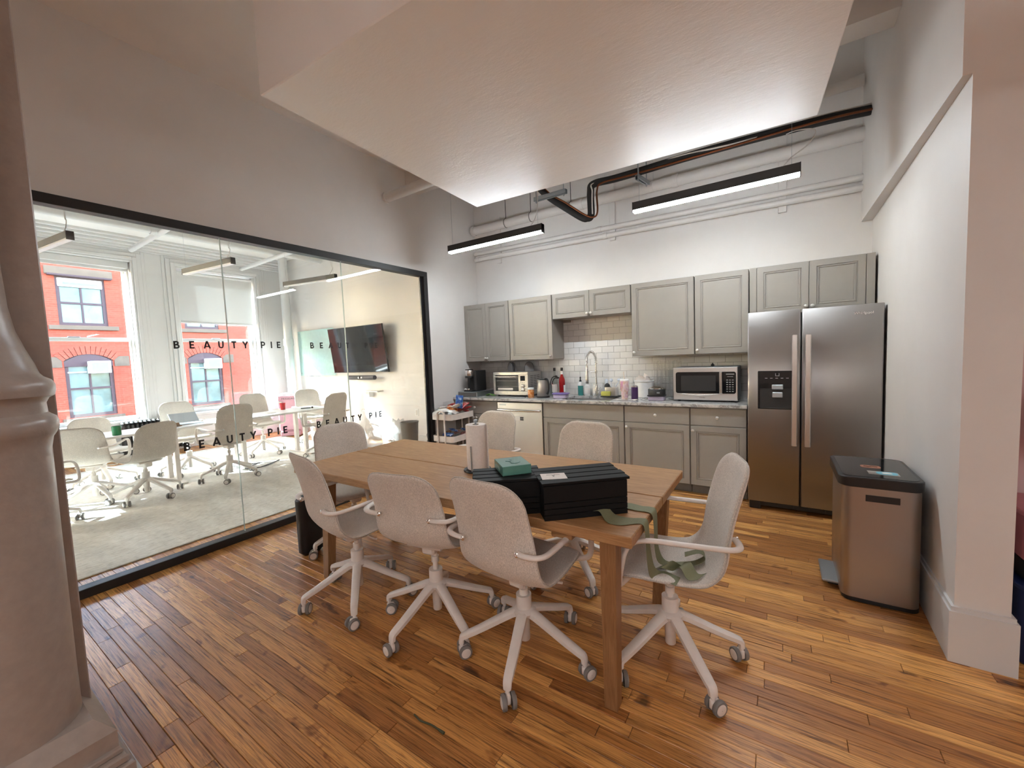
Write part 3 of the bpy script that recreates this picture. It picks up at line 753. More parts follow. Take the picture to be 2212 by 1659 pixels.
for (x, y, rz, lab) in ((.735, -.26, -.35, 'charcoal oven mitt standing on the toaster oven, left one'), (1.0, -.24, .5, 'charcoal oven mitt standing on the toaster oven beside the right edge')):
    q = MB(); pr = []
    for i in range(9):
        a = PI*i/8; pr.append((math.cos(a)*.062*(1 if math.sin(a) < .5 else .96), .002+math.sin(a)**.8*.125))
    for s0 in (-.022, .022):
        q.add([(p[0], s0-.010, p[1]) for p in pr]+[(p[0], s0+.010, p[1]) for p in pr], [tuple(range(9)), tuple(range(17, 8, -1))]+[(i, (i+1) % 9, 9+(i+1) % 9, 9+i) for i in range(9)])
    o = thing('oven_mitt', lab, 'oven mitt', (x, y, CT+.3255), rz, 'charcoal oven mitts'); q.build('shell', mitt_m, o, smooth=40)
    MB().tube([(math.cos(PI*i/8)*.062, -.022, .004+math.sin(PI*i/8)**.8*.122) for i in range(9)], .006, 6).build('rim', 'black_matte', o, smooth=60)
# coffee maker on its pod drawer
t = thing('pod_drawer', 'low dark metal pod drawer under the coffee maker', 'drawer', (.012, -.56, CT))
MB().box(0, .335, 0, .40, 0, .066, .004).build('case', 'galv', t); MB().box(.010, .325, -.006, .001, .006, .060, .003).build('front', 'toe', t)
t = thing('coffee_maker', 'black capsule coffee maker with chrome head in the corner', 'coffee maker', (.055, -.545, CT+.067))
MB().prism(rrect(.03, .19, .10, .36, .03), 0, .285, b=.006).build('tower', 'black_matte', t, smooth=40)
MB().prism(rrect(.035, .185, -.0, .12, .03), 0, .018, b=.003).build('drip_tray', 'black', t, smooth=40)
MB().lathe([(.056, .19), (.060, .195), (.060, .215), (.056, .22)], 24, (.11, .065, 0)).build('spout_head', 'black', t, smooth=40)
MB().lathe([(.060, .22), (.062, .225), (.062, .285), (.058, .295), (.05, .30)], 28, (.11, .065, 0)).build('chrome_head', 'chrome', t, smooth=50)
MB().lathe([(.056, .30), (.054, .308), (.001, .312)], 24, (.11, .065, 0)).build('lever', 'black', t, smooth=40)
MB().lathe([(.020, .12), (.018, .19)], 14, (.11, .065, 0)).build('spout', 'black', t, smooth=40)
q = MB()
for x in (.05, .085, .12): q.lathe([(.013, .018), (.016, .03), (.011, .042), (.001, .043)], 10, (x, .03, 0))
o = q.build('capsules', 'chrome', t, smooth=60)
tag(MB().tube(spline([(.27, -.12, CT+.02), (.34, -.10, CT+.004), (.43, -.11, CT+.05), (.49, -.12, CT+.14), (.53, -.10, CT+.17), (.545, -.10, CT+.165)], 6), .005, 8).build('power_cord', 'black', smooth=60), 'black power cord rising from the worktop to the toaster oven', 'cord')
q = MB(); q.strip([(.385, -.42, CT+.004), (.42, -.44, CT+.025), (.47, -.43, CT+.03), (.52, -.45, CT+.012)], [(.395, -.36, CT+.002), (.43, -.37, CT+.03), (.475, -.36, CT+.022), (.53, -.38, CT+.004)], .003)
tag(q.build('snack_wrapper', mat('lime_green_film', (.12, .30, .05), .35)), 'crumpled lime green wrapper lying left of the toaster oven', 'wrapper')
# jar, kettle, spoons, bottles
t = thing('snack_jar', 'clear jar of orange snacks with white lid before the toaster oven', 'jar', (1.148, -.47, CT))
MB().lathe([(.036, 0), (.040, .004), (.040, .095), (.036, .102)], 24).build('jar', candy('orange_snacks', (.50, .16, .03), (.62, .30, .12), (.30, .07, .02)), t, smooth=50)
MB().lathe([(.041, .102), (.042, .104), (.042, .122), (.040, .125), (.001, .125)], 24).build('lid', 'white', t, smooth=50)
t = thing('kettle', 'stainless electric kettle with black handle on the worktop', 'kettle', (1.300, -.43, CT))
MB().lathe([(.082, 0), (.083, .003), (.083, .018), (.078, .02)], 28).build('power_base', 'black', t, smooth=40)
MB().lathe([(.076, .021), (.078, .026), (.072, .12), (.062, .205), (.058, .222)], 32).build('body', 'steel', t, smooth=50)
MB().lathe([(.058, .222), (.056, .230), (.03, .236), (.001, .238)], 28).build('lid', 'black', t, smooth=50)
q = MB(); q.tube(spline([(.045, -.02, .232), (.085, -.035, .225), (.105, -.045, .17), (.100, -.042, .09), (.075, -.03, .05)], 8), [.012]*33, 10, flat=1.3); q.build('handle', 'black', t, smooth=60)
MB().prism([(-.055, -.012), (-.055, .012), (-.085, .004), (-.085, -.004)], .185, .225, b=.003).build('spout', 'steel', t)
t = thing('utensil_crock', 'dark crock of black kitchen utensils behind the kettle', 'crock', (1.245, -.16, CT))
MB().lathe([(.045, 0), (.05, .005), (.05, .14), (.046, .142), (.044, .01), (.001, .008)], 24).build('crock', 'galv', t, smooth=50)
q = MB()
for dx, dz, l_ in ((.02, 0, .16), (.045, .0, .13)):
    q.tube(spline([(dx*.3, 0, .02), (dx, 0, .15), (dx+.03, 0, .15+l_*.5), (dx+.075, 0, .15+l_*.62)], 6), .006, 8); q.sphere((dx+.085, 0, .15+l_*.62), .017, 10, 6, 0, (1.5, 1, .7))
q.build('ladle', 'black', t, smooth=60)
clear_g = glass('bottle_glass', (.88, .90, .88), .02, 1.5)
red_l = mat('red_liqueur', (.30, .006, .008), .08)
def bottle(x, y, lab, body, h=.36):
    t = thing('liquor_bottle', lab, 'bottle', (x, y, CT)); k = h/.36
    MB().lathe([(.034, 0), (.039, .006), (.039, .19*k), (.036, .215*k), (.018, .262*k), (.0145, .28*k), (.0145, .325*k)], 24).build('bottle', body, t, smooth=50)
    MB().lathe([(.0165, .322*k), (.0165, .362*k), (.001, .363*k)], 18).build('cap', 'black', t, smooth=40)
    return t
b1 = bottle(1.352, -.20, 'clear glass spirit bottle with black cap behind the kettle', clear_g)
MB().lathe([(.0395, .05), (.0395, .15)], 24, cap=False).build('label', mat('pale_label', (.55, .50, .47), .7), b1, smooth=50)
MB().box(-.041, -.036, -.012, .012, .13, .16).build('seal', mat('red_seal', (.35, .02, .03), .4), b1)
b2 = bottle(1.455, -.20, 'red liqueur bottle with black cap beside the clear bottle', red_l)
MB().box(.026, .0405, -.022, .018, .05, .14, .003).build('label', 'white', b2); MB().lathe([(.0150, .262), (.0150, .322)], 18).build('neck_band', 'white', b2, smooth=50)
t = thing('food_container', 'clear food container with purple lid left of the sink', 'container', (1.548, -.43, CT), .1)
MB().prism(rrect(-.085, .085, -.055, .055, .02), 0, .048, b=.006).build('tub', mat('lilac_translucent', (.42, .36, .50), .25), t, smooth=40)
MB().prism(rrect(-.098, .098, -.065, .065, .022), .048, .062, b=.003).build('lid', mat('purple_lid', (.17, .12, .36), .35), t, smooth=40)
t = thing('dish_soap', 'teal dish soap bottle with black pump beside the faucet', 'bottle', (1.665, -.10, CT))
MB().lathe([(.030, 0), (.034, .004), (.034, .13), (.03, .15), (.016, .172), (.014, .18)], 20, sy=.75).build('bottle', mat('teal_soap', (.05, .26, .25), .25), t, smooth=50)
MB().lathe([(.0345, .125), (.0345, .155), (.0165, .175)], 20, sy=.76, cap=False).build('clear_shoulder', 'white', t, smooth=50)
MB().lathe([(.014, .178), (.016, .19), (.010, .196), (.007, .215), (.011, .222), (.004, .24), (.001, .241)], 14).build('pump', 'black', t, smooth=50)
for (x, y, lab, pump) in ((1.755, -.10, 'white hand soap bottle with pump left of the faucet', True), (1.862, -.09, 'white lotion bottle standing behind the faucet', False)):
    t = thing('soap_bottle', lab, 'bottle', (x, y, CT))
    MB().lathe([(.032, 0), (.036, .004), (.036, .115), (.03, .13), (.013, .135)], 20).build('bottle', 'white', t, smooth=50)
    MB().lathe([(.0365, .03), (.0365, .095)], 20, cap=False).build('label', 'paper', t, smooth=50)
    if pump:
        q = MB(); q.lathe([(.013, .134), (.013, .15), (.005, .152), (.005, .172)], 12); q.box(-.03, .01, -.008, .008, .170, .182, .003); q.build('pump', 'white', t, smooth=40)
    else: MB().lathe([(.024, .134), (.024, .15), (.001, .151)], 16).build('cap', 'paper', t, smooth=40)
# spring faucet
t = thing('faucet', 'tall brushed steel spring neck faucet behind the sink', 'faucet', (1.885, -.115, CT))
MB().lathe([(.028, 0), (.028, .006), (.02, .012), (.018, .10), (.016, .13), (.012, .14)], 20).build('base', 'bright', t, smooth=50)
path = spline([(0, 0, .14), (0, 0, .30), (0, 0, .44), (-.012, -.008, .505), (-.045, -.030, .55), (-.085, -.055, .505), (-.095, -.062, .44), (-.095, -.062, .39)], 10)
MB().tube(path, .008, 10).build('hose', 'bright', t, smooth=60)
q = MB(); tot = len(path); helix = []
for i in range(27*8):
    f_ = i/(27*8-1); s_ = f_*(tot-1)*.93; k = min(int(s_), tot-2); p = path[k].lerp(path[k+1], s_-k); d = (path[k+1]-path[k]).normalized()
    a = d.cross(Vector((.5, -.85, 0))).normalized(); b_ = d.cross(a); th = 2*PI*i/8
    if s_ > 16: helix.append(p+a*math.cos(th)*.0165+b_*math.sin(th)*.0165)
q.tube(helix, .0026, 5); q.build('spring', 'bright', t, smooth=60)
q = MB(); q.tube([(0, 0, .30), (-.095, -.062, .30)], .006, 8); q.lathe([(.016, -.012), (.016, .012)], 14, (-.095, -.062, .30)); q.lathe([(.015, -.015), (.015, .015)], 14, (0, 0, .30)); q.build('support_arm', 'bright', t, smooth=50)
MB().lathe([(.012, .385), (.016, .37), (.017, .28), (.020, .22), (.020, .16), (.016, .155), (.001, .155)], 18, (-.095, -.062, 0)).build('spray_head', 'bright', t, smooth=50)
q = MB(); q.tube([(.016, -.01, .065), (.05, -.035, .075), (.075, -.05, .11)], [.008, .007, .005], 8); q.build('lever', 'bright', t, smooth=50)
# sponge caddy and brushes
t = thing('sponge_caddy', 'steel sponge caddy with brushes right of the faucet', 'caddy', (2.085, -.17, CT), .0)
MB().box(-.105, .105, -.075, .065, 0, .012, .004).build('drip_tray', 'black', t)
MB().prism(rrect(-.07, .085, -.03, .055, .02), .012, .115, b=.002).build('cup', 'steel_h', t, smooth=40)
q = MB(); q.lathe([(.03, .105), (.036, .12), (.030, .145), (.012, .16), (.001, .162)], 16, (-.045, .01, 0)); q.tube([(-.045, .01, .13), (.03, -.01, .105)], .006, 8); q.build('scrub_brush', 'black', t, smooth=50)
q = MB(); q.tube([(.045, .02, .10), (.10, .03, .19)], .005, 8); q.box(.075, .135, .015, .045, .185, .215, .008); q.tube([(.0, .03, .10), (-.005, .04, .18)], .004, 8); q.sphere((-.005, .04, .195), .022, 12, 8); q.box(-.085, -.045, .03, .05, .14, .21, .008); q.build('dish_brushes', mat('pale_blue_plastic', (.52, .58, .66), .4), t, smooth=40)
tag(MB().box(-.055, .055, -.02, .02, 0, .055, .006).build('sponge', mat('yellow_sponge', (.46, .44, .10), .95, nz=80, bmp=.4), None, (2.045, -.225, CT+.0125)), 'yellow green sponge in front of the steel caddy', 'sponge')
t = thing('straw_tumbler', 'pink swirled tumbler with straw right of the sink', 'tumbler', (2.335, -.42, CT))
MB().lathe([(.033, 0), (.035, .004), (.037, .085), (.0475, .10), (.050, .205), (.049, .21)], 28).build('cup', 'swirl', t, smooth=50)
MB().lathe([(.0505, .208), (.0505, .222), (.046, .228), (.001, .228)], 28).build('lid', 'white', t, smooth=50); MB().tube([(.0, 0, .225), (-.012, .01, .31)], .0055, 10).build('straw', mat('cream_straw', (.72, .62, .52), .5), t, smooth=50)
t = thing('can_tumbler', 'slim dark purple insulated can holder beside the pink tumbler', 'tumbler', (2.447, -.42, CT))
MB().lathe([(.033, 0), (.036, .003), (.036, .140)], 24).build('sleeve', mat('purple_coat', (.065, .022, .10), .35), t, smooth=50); MB().lathe([(.0365, .140), (.0365, .153), (.030, .158), (.001, .156)], 24).build('rim', 'chrome', t, smooth=50)
t = thing('spice_bottle', 'little dark bottle with white cap between the tumblers', 'bottle', (2.415, -.33, CT))
MB().lathe([(.016, 0), (.018, .003), (.018, .045), (.012, .055)], 16).build('bottle', mat('brown_glass', (.05, .02, .015), .1), t, smooth=50); MB().lathe([(.014, .055), (.015, .085), (.011, .092), (.001, .093)], 14).build('cap', 'white', t, smooth=50)
t = thing('white_tub', 'white plastic tub stuffed with paper tissues against the tiles', 'tub', (2.475, -.14, CT))
MB().lathe([(.085, 0), (.092, .005), (.105, .18), (.112, .185), (.112, .195), (.104, .195), (.092, .02), (.001, .012)], 32).build('tub', 'white', t, smooth=50)
q = MB()
for (x, y, a, h) in ((-.03, 0, .4, .26), (.02, .02, -.5, .275), (.05, -.02, 1.2, .25), (-.06, .02, .1, .235)):
    ca, sa = math.cos(a), math.sin(a); q.strip([(x-ca*.05, y-sa*.05, .13), (x-ca*.06, y-sa*.06, .19), (x-ca*.03, y-sa*.03, h)], [(x+ca*.05, y+sa*.05, .13), (x+ca*.055, y+sa*.055, .20), (x+ca*.02, y+sa*.04, h-.02)], .002)
q.build('tissues', 'paper', t)
t = thing('storage_container', 'lilac food container under the black lunch pot', 'container', (2.683, -.42, CT), .05)
MB().prism(rrect(-.085, .085, -.06, .06, .025), 0, .048, b=.006).build('tub', 'white' if False else mat('lilac_tub', (.36, .31, .40), .3), t, smooth=40); MB().prism(rrect(-.092, .092, -.066, .066, .026), .048, .058, b=.002).build('lid', 'black', t, smooth=40)
t = thing('lunch_pot', 'round black lunch pot with steel lid on a lilac container', 'pot', (2.683, -.42, CT+.0585))
MB().lathe([(.080, 0), (.088, .004), (.088, .062), (.084, .066)], 32).build('pot', 'black_matte', t, smooth=50); MB().lathe([(.083, .066), (.081, .074), (.055, .084), (.05, .080), (.001, .080)], 32).build('lid', 'chrome', t, smooth=50)
MB().box(.02, .05, -.0895, -.083, .022, .036, .002).build('emblem', 'galv', t)
for k in range(7):
    x = 2.590+k*.044; h = .405+.01*(k % 2)
    t = tag(MB().lathe([(.020, .001), (.0205, .002), (.0205, h), (.019, h), (.019, .004), (.001, .004)], 18).build('acrylic_tube', 'acrylic', None, (x, -.075-.012*(k % 2), CT), None, 50), '%s clear upright acrylic tube from the left, beside the microwave' % ('first', 'second', 'third', 'fourth', 'fifth', 'sixth', 'seventh')[k], 'tube', 'clear acrylic tubes against the tiles')
q = MB(); q.strip(spline([(2.26, -.50, CT+.003), (2.36, -.515, CT+.012), (2.47, -.50, CT+.003)], 5), spline([(2.27, -.47, CT+.004), (2.36, -.478, CT+.006), (2.49, -.455, CT+.010)], 5), .002)
tag(q.build('paper_napkin', 'paper'), 'crumpled white napkin lying before the two tumblers', 'napkin')
q = MB(); q.tube(spline([(2.50, -.36, CT+.005), (2.54, -.44, CT+.006), (2.57, -.40, CT+.012), (2.56, -.36, CT+.006), (2.595, -.42, CT+.014), (2.62, -.33, CT+.01)], 6), .004, 6)
tag(q.build('charging_cable', 'cable', smooth=60), 'small coiled pale cable on the worktop beside the lunch pot', 'cable')
t = thing('wall_outlet', 'grey double socket on the tiles behind the coffee maker', 'outlet', (.30, -.013, 1.17)); MB().box(-.035, .035, -.006, 0, -.057, .057, .002).build('plate', 'white', t)
for z in (-.02, .02): MB().box(-.016, .016, -.008, -.005, z-.014, z+.014, .003).build('socket', 'cable', t)

# ================================================================== CHAIRS
def shell_mesh(top=.945):
    # side profile of the one-piece shell (y forward, z up), from the front lip of the seat to the top of the back
    k_ = (top-.65)/.295
    prof = spline([(.245, .452), (.19, .463), (.10, .456), (.0, .446), (-.09, .444), (-.155, .462), (-.20, .515), (-.217, .58), (-.224, .65), (-.244, .65+.09*k_), (-.272, .65+.19*k_), (-.304, .65+.292*k_)], 5)
    prof = [(p.x, p.y) for p in [Vector((a, b, 0)) for a, b in [(v[0], v[1]) for v in prof]]]
    n = len(prof); S = [0]
    for i in range(1, n): S.append(S[-1]+math.hypot(prof[i][0]-prof[i-1][0], prof[i][1]-prof[i-1][1]))
    L = S[-1]
    def width(s):
        k = s/L
        pts = [(0, .212), (.2, .228), (.36, .228), (.5, .222), (.62, .214), (.8, .206), (1, .202)]
        for (a, wa), (b, wb) in zip(pts, pts[1:]):
            if k <= b: return wa+(wb-wa)*(k-a)/(b-a)
        return pts[-1][1]
    # resample with extra rows where the corners round off
    ss = [L*t for t in (0, .008, .025, .055, .10, .16, .23, .29, .335, .37, .405, .44, .48, .53, .59, .66, .73, .79, .84, .88, .915, .945, .97, .99, 1.0)]
    def at(s):
        for i in range(n-1):
            if s <= S[i+1]+1e-9:
                t = (s-S[i])/(S[i+1]-S[i]); return Vector((0, prof[i][0]+(prof[i+1][0]-prof[i][0])*t, prof[i][1]+(prof[i+1][1]-prof[i][1])*t))
        return Vector((0, *prof[-1]))
    nc = 13; rows_ = []
    for s in ss:
        w0 = width(s); r0, r1 = .085, .118
        if s < r0: w0 = w0-r0+math.sqrt(max(0, r0*r0-(r0-s)**2))
        if L-s < r1: w0 = w0-r1+math.sqrt(max(0, r1*r1-(r1-(L-s))**2))
        p = at(s); a = at(max(0, s-.004)); b = at(min(L, s+.004)); t = (b-a).normalized(); nn = Vector((0, -t.z, t.y))
        nn = -nn if nn.dot(Vector((0, .35, .75)-p if False else Vector((0, .3, .8))-p)) < 0 else nn
        rows_.append((p, nn, max(.02, w0), s/L, width(s)))
    vs = []; fs = []
    for side in (1, -1):
        for (p, nn, w0, k, wf) in rows_:
            for j in range(nc):
                u = -1+2*j/(nc-1); u = math.sin(u*PI/2)
                e = min(1, (1-abs(u))*6)*min(1, k*L/.03)*min(1, (1-k)*L/.03)
                th = .006+.009*math.sqrt(max(0, e)) if side > 0 else .006+.006*math.sqrt(max(0, e))
                curl = .022*((abs(u)*w0/wf)**2.4)*(1 if k > .42 else .75)*(1 if k > .1 else k/.1)
                q = p+nn*(side*th+curl); vs.append((u*w0, q.y, q.z))
    m = len(rows_)*nc
    idx = lambda s, i, j: (0 if s > 0 else m)+i*nc+j
    for i in range(len(rows_)-1):
        for j in range(nc-1):
            fs.append((idx(1, i, j), idx(1, i, j+1), idx(1, i+1, j+1), idx(1, i+1, j))); fs.append((idx(-1, i, j), idx(-1, i+1, j), idx(-1, i+1, j+1), idx(-1, i, j+1)))
    rim = [(0, j) for j in range(nc)]+[(i, nc-1) for i in range(1, len(rows_))]+[(len(rows_)-1, j) for j in range(nc-2, -1, -1)]+[(i, 0) for i in range(len(rows_)-2, 0, -1)]
    for a, b in zip(rim, rim[1:]+rim[:1]): fs.append((idx(1, *a), idx(-1, *a), idx(-1, *b), idx(1, *b)))
    q = MB().add(vs, fs); me = q.mesh('seat_shell', 'fabric', 80)
    o = bpy.data.objects.new('tmp', me); col.objects.link(o); md = o.modifiers.new('s', 'SUBSURF'); md.levels = 1; md.render_levels = 1
    me2 = bpy.data.meshes.new_from_object(o.evaluated_get(bpy.context.evaluated_depsgraph_get())); bpy.data.objects.remove(o, do_unlink=True)
    me2.name = 'seat_shell'; me2.shade_smooth()
    seam = [((Vector(vs[idx(1, *a)])+Vector(vs[idx(-1, *a)]))/2) for a in rim]
    sm = MB().tube(seam+[seam[0]], .0032, 6, cap=False).mesh('piping', 'seam', 60)
    return me2, sm
SHELLS = {False: shell_mesh(), True: shell_mesh(.872)}
def arm_mesh(sgn):
    p = spline([(sgn*.150, -.238, .640), (sgn*.185, -.243, .640), (sgn*.235, -.235, .642), (sgn*.262, -.205, .645), (sgn*.268, -.14, .648), (sgn*.270, -.02, .656), (sgn*.270, .10, .662), (sgn*.268, .160, .650), (sgn*.266, .195, .612), (sgn*.262, .213, .54), (sgn*.250, .222, .468), (sgn*.215, .215, .442), (sgn*.12, .17, .436)], 5)
    return MB().tube(p, .0145, 12, flat=.72).mesh('arm', 'white_metal', 60)
ARM = {1: arm_mesh(1), -1: arm_mesh(-1)}
BOLT = MB().lathe([(.012, 0), (.012, .004), (.009, .007), (.004, .008), (.001, .006)], 16, axis='y').mesh('bolt', 'chrome', 40)
q = MB(); q.lathe([(.034, .30), (.037, .302), (.037, .225), (.040, .205)], 24); q.lathe([(.026, .198), (.024, .075), (.022, .072), (.001, .072)], 20); q.lathe([(.001, .206), (.05, .206), (.058, .222), (.037, .238)], 24)
HUB = q.mesh('base_hub', 'white_metal', 40)
def gas_mesh(h): return MB().lathe([(.014, .30), (.014, h)], 16).mesh('gas_lift', 'white_metal', 40)
q = MB(); q.lathe([(.021, .298), (.021, .33), (.001, .331)], 16); q.box(-.11, .11, -.10, .12, .412, .432, .006); q.box(-.04, .04, -.07, .08, .36, .414, .012); q.tube([(.04, .02, .40), (.17, .03, .395), (.20, .03, .40)], .006, 8)
MECH = q.mesh('seat_plate', 'white_metal', 40)
q = MB()
lp = spline([(.025, 0, .215), (.06, 0, .208), (.13, 0, .178), (.22, 0, .138), (.285, 0, .112), (.307, 0, .100), (.311, 0, .074)], 5)
n_ = len(lp); vs_ = []
for i, p in enumerate(lp):
    d = (lp[min(i+1, n_-1)]-lp[max(0, i-1)]).normalized(); up = Vector((-d.z, 0, d.x)); k = i/(n_-1); wv = .028-.011*k; hv = .019-.006*k
    for t in range(8):
        a = 2*PI*(t+.5)/8; ca, sa = math.cos(a), math.sin(a); ex = lambda v: math.copysign(abs(v)**.6, v)
        vs_.append(p+Vector((0, 1, 0))*ex(ca)*wv+up*ex(sa)*hv)
q.add(vs_, [(i*8+t, i*8+(t+1) % 8, (i+1)*8+(t+1) % 8, (i+1)*8+t) for i in range(n_-1) for t in range(8)]+[tuple(range(8))[::-1], tuple((n_-1)*8+t for t in range(8))])
LEG = q.mesh('base_leg', 'white_metal', 45)
q = MB()   # twin-wheel caster, wheels roll along x, stem at the origin top
q.lathe([(.008, .045), (.008, .075)], 10, (0, 0, 0), 0)
q.box(-.012, .022, -.0085, .0085, .018, .052, .004, 0)
for s_ in (1, -1):
    y0 = .010*s_
    pr = [(.016, 0), (.0265, 0), (.0275, .003), (.0275, .013), (.0255, .0155)]
    q.lathe([(r_, h*s_) for r_, h in pr], 20, (.012, y0, .0275), 1, axis='y', cap=False)
    q.lathe([(.0255, .0155*s_), (.020, .0155*s_)], 20, (.012, y0, .0275), 1, axis='y', cap=False)
    q.lathe([(.0195, .013*s_), (.0195, .0165*s_), (.014, .0185*s_), (.001, .0185*s_)], 20, (.012, y0, .0275), 0, axis='y', cap=False)
q.v = [(x*1.16, y*1.16, z*1.16) for x, y, z in q.v]; CASTER = q.mesh('caster', ['white_metal', 'rubber'], 45)
cr = random.Random(5)
def chair(x, y, face, dz, phase, label, group, arms=True, casters=None, z=0.0, low=False):
    """face: heading of the sitter in degrees; phase: heading of one base leg; dz: height of the gas lift"""
    t = thing('swivel_chair', label, 'chair', (x, y, z), R(face-90), group)
    link('seat_shell', SHELLS[low][0], t, (0, 0, dz)); link('piping', SHELLS[low][1], t, (0, 0, dz))
    if arms:
        for s_ in (1, -1):
            a = link('arm', ARM[s_], t, (0, 0, dz)); link('bolt', BOLT, a, (s_*.150, -.2455, .640), (0, 0, PI))
    link('seat_plate', MECH, t, (0, 0, dz)); link('base_hub', HUB, t)
    link('gas_lift', gas_mesh(.35+dz), t)
    for k in range(5):
        a = R(phase-(face-90)+72*k)
        lg = link('base_leg', LEG, t, (0, 0, 0), (0, 0, a))
        c = casters[k] if casters else cr.uniform(0, 360)
        link('caster', CASTER, lg, (.311, 0, 0), (0, 0, R(c)))
    return t
GT = 'upholstered swivel chairs at the oak table'
chair(1.595, -3.405, 80, .012, 31, 'beige swivel chair tucked at the near left corner of the oak table', GT, casters=(50, 30, 190, 240, 300))
chair(2.19, -3.335, 100, .045, -20, 'beige low backed swivel chair in the middle of the near side of the oak table', GT, casters=(250, 20, 80, 200, 265), low=True)
chair(2.737, -3.300, 87, .0, -.6, 'beige swivel chair in front of the black crates, its back to us', GT, casters=(60, 30, 140, 200, 30))
D_CH = chair(3.345, -2.98, 198, .02, 24, 'beige swivel chair at the right table end with ribbons on its seat', GT, casters=(110, 200, 30, 60, 100))
chair(.95, -2.96, -18, .0, 41, 'beige swivel chair at the left table end by the glass wall', GT)
chair(1.71, -2.30, 268, .03, 10, 'beige swivel chair on the far side before the dishwasher', GT)
chair(2.62, -2.51, 266, .02, 30, 'beige swivel chair on the far side before the sink cabinet', GT)

# ================================================================== OAK TABLE AND WHAT IS ON IT
TX0, TX1, TY0, TY1 = .953, 3.303, -3.413, -2.413
tb = thing('oak_table', 'long oak table with two plank halves and slanted square legs', 'table', (TX0, TY0, 0))
YM = .498
for (a, b_) in ((0, YM-.003), (YM+.003, 1.0)):
    q = MB(); q.box(0, 2.35, a, b_, .700, .745, .004); q.build('tabletop_half', 'oak', tb)
q = MB()
for x in (.32, 2.03): q.box(x-.05, x+.05, .05, .95, .655, .700, .003)
q.box(.32, 2.03, .46, .54, .60, .655, .003); q.build('under_frame', 'oak', tb)
def leg(tx, ty, bx, by):
    q = MB(); a = .033; vs = [(tx+i*a, ty+j*a, .70) for i, j in ((-1, -1), (1, -1), (1, 1), (-1, 1))]+[(bx+i*.027, by+j*.027, 0) for i, j in ((-1, -1), (1, -1), (1, 1), (-1, 1))]
    q.add(vs, [(0, 1, 2, 3), (7, 6, 5, 4)]+[(i, i+4, (i+1) % 4+4, (i+1) % 4) for i in range(4)]); q.build('leg', 'oak_leg', tb)
leg(2.252, .043, 2.248, .040); leg(2.252, .957, 2.240, .835); leg(.245, .105, .262, .048); leg(.245, .895, .262, .952)
TZ = .7455
def crate(x, y, rz, L, Wd, H, label, rows_=4):
    t = thing('wooden_crate', label, 'crate', (x, y, TZ), rz, None)
    hs = [.0, .165, .33, .50, 1.0]
    for yy in (-Wd/2, Wd/2-.009):
        for a, b_ in zip(hs, hs[1:]): MB().box(-L/2, L/2, yy, yy+.009, .001+a*H, b_*H-.0015, .0012).build('side_board', 'black_wood', t)
    for xx in (-L/2+.002, L/2-.012):
        q = MB(); y0, y1 = -Wd/2+.009, Wd/2-.009
        q.box(xx, xx+.010, y0, y1, .002, H*.60); q.box(xx, xx+.010, y0, y1, H*.82, H-.002); q.box(xx, xx+.010, y0, -.045, H*.60, H*.82); q.box(xx, xx+.010, .045, y1, H*.60, H*.82)
        q.build('end_panel', 'black_wood', t)
    MB().box(-L/2+.012, L/2-.012, -Wd/2+.010, Wd/2-.010, .002, .010).build('bottom', 'black_wood', t)
    n = 4; pw = (Wd+.02)/n
    for k in range(n):
        MB().box(-L/2-.008, L/2+.010+.006*(k % 2), -Wd/2-.01+k*pw+.004, -Wd/2-.01+(k+1)*pw-.005, H+.002, H+.013, .0015).build('lid_slat', 'black_wood', t)
    q = MB()
    for xx in (-L/2+.03, L/2-.03): q.box(xx-.012, xx+.012, -Wd/2+.012, Wd/2-.012, H-.010, H+.0025)
    q.build('lid_batten', 'black_wood', t)
    return t
crate(3.004, -3.222, R(42), .372, .228, .152, 'larger black wooden crate with slatted lid and white card on top')
crate(2.707, -3.366, R(37.5), .290, .20, .150, 'black wooden crate under the teal box, partly hidden by a chair back')
LZ = TZ+.166
q = MB(); q.box(-.055, .055, -.0425, .0425, 0, .0012)
t = thing('gift_card', 'white card with a small dark emblem lying on the larger crate', 'card', (2.935, -3.325, LZ+.0002), R(36.5)); q.build('card', 'paper', t)
q = MB()
for a, b_ in (((0, 0), (.003, .011)), ((0, 0), (-.006, .008)), ((.001, .004), (.007, .012)), ((0, 0), (.002, -.012)), ((0, 0), (-.003, -.010))): q.tube([(a[0], a[1], .0016), (b_[0], b_[1], .0016)], .0009, 5)
q.box(-.03, .03, .018, .020, .0012, .0018); q.build('emblem', 'black', t)
t = thing('teal_box', 'film wrapped teal carton lying on the hidden crate', 'box', (2.712, -3.315, TZ+.1635), R(-41), None)
MB().box(-.080, .080, -.068, .068, 0, .043, .002).build('carton', mat('teal_carton', (.115, .30, .245), .3), t)
MB().box(-.0815, .0815, -.0695, .0695, .0005, .0445, .003).build('shrink_wrap', glass('shrink_film', (.97, .98, .98), .06, 1.35), t)
q = MB(); q.box(-.035, -.018, -.006, .002, .0445, .0452)
q.tube(spline([(-.01, -.03, .0452), (.01, -.01, .0452), (.035, -.015, .0452), (.045, .01, .0452), (.03, .03, .0452)], 4), .0012, 5); q.build('print', mat('dark_teal_ink', (.05, .16, .13), .4), t)
q = MB(); q.strip([(-.06, -.0705, .008), (-.03, -.0705, .012), (.0, -.070, .02), (.03, -.0705, .012)], [(-.06, -.0705, .026), (-.03, -.0705, .030), (.0, -.070, .034), (.03, -.0705, .028)], .0008); q.build('side_print', mat('pale_ink', (.30, .45, .40), .4), t)
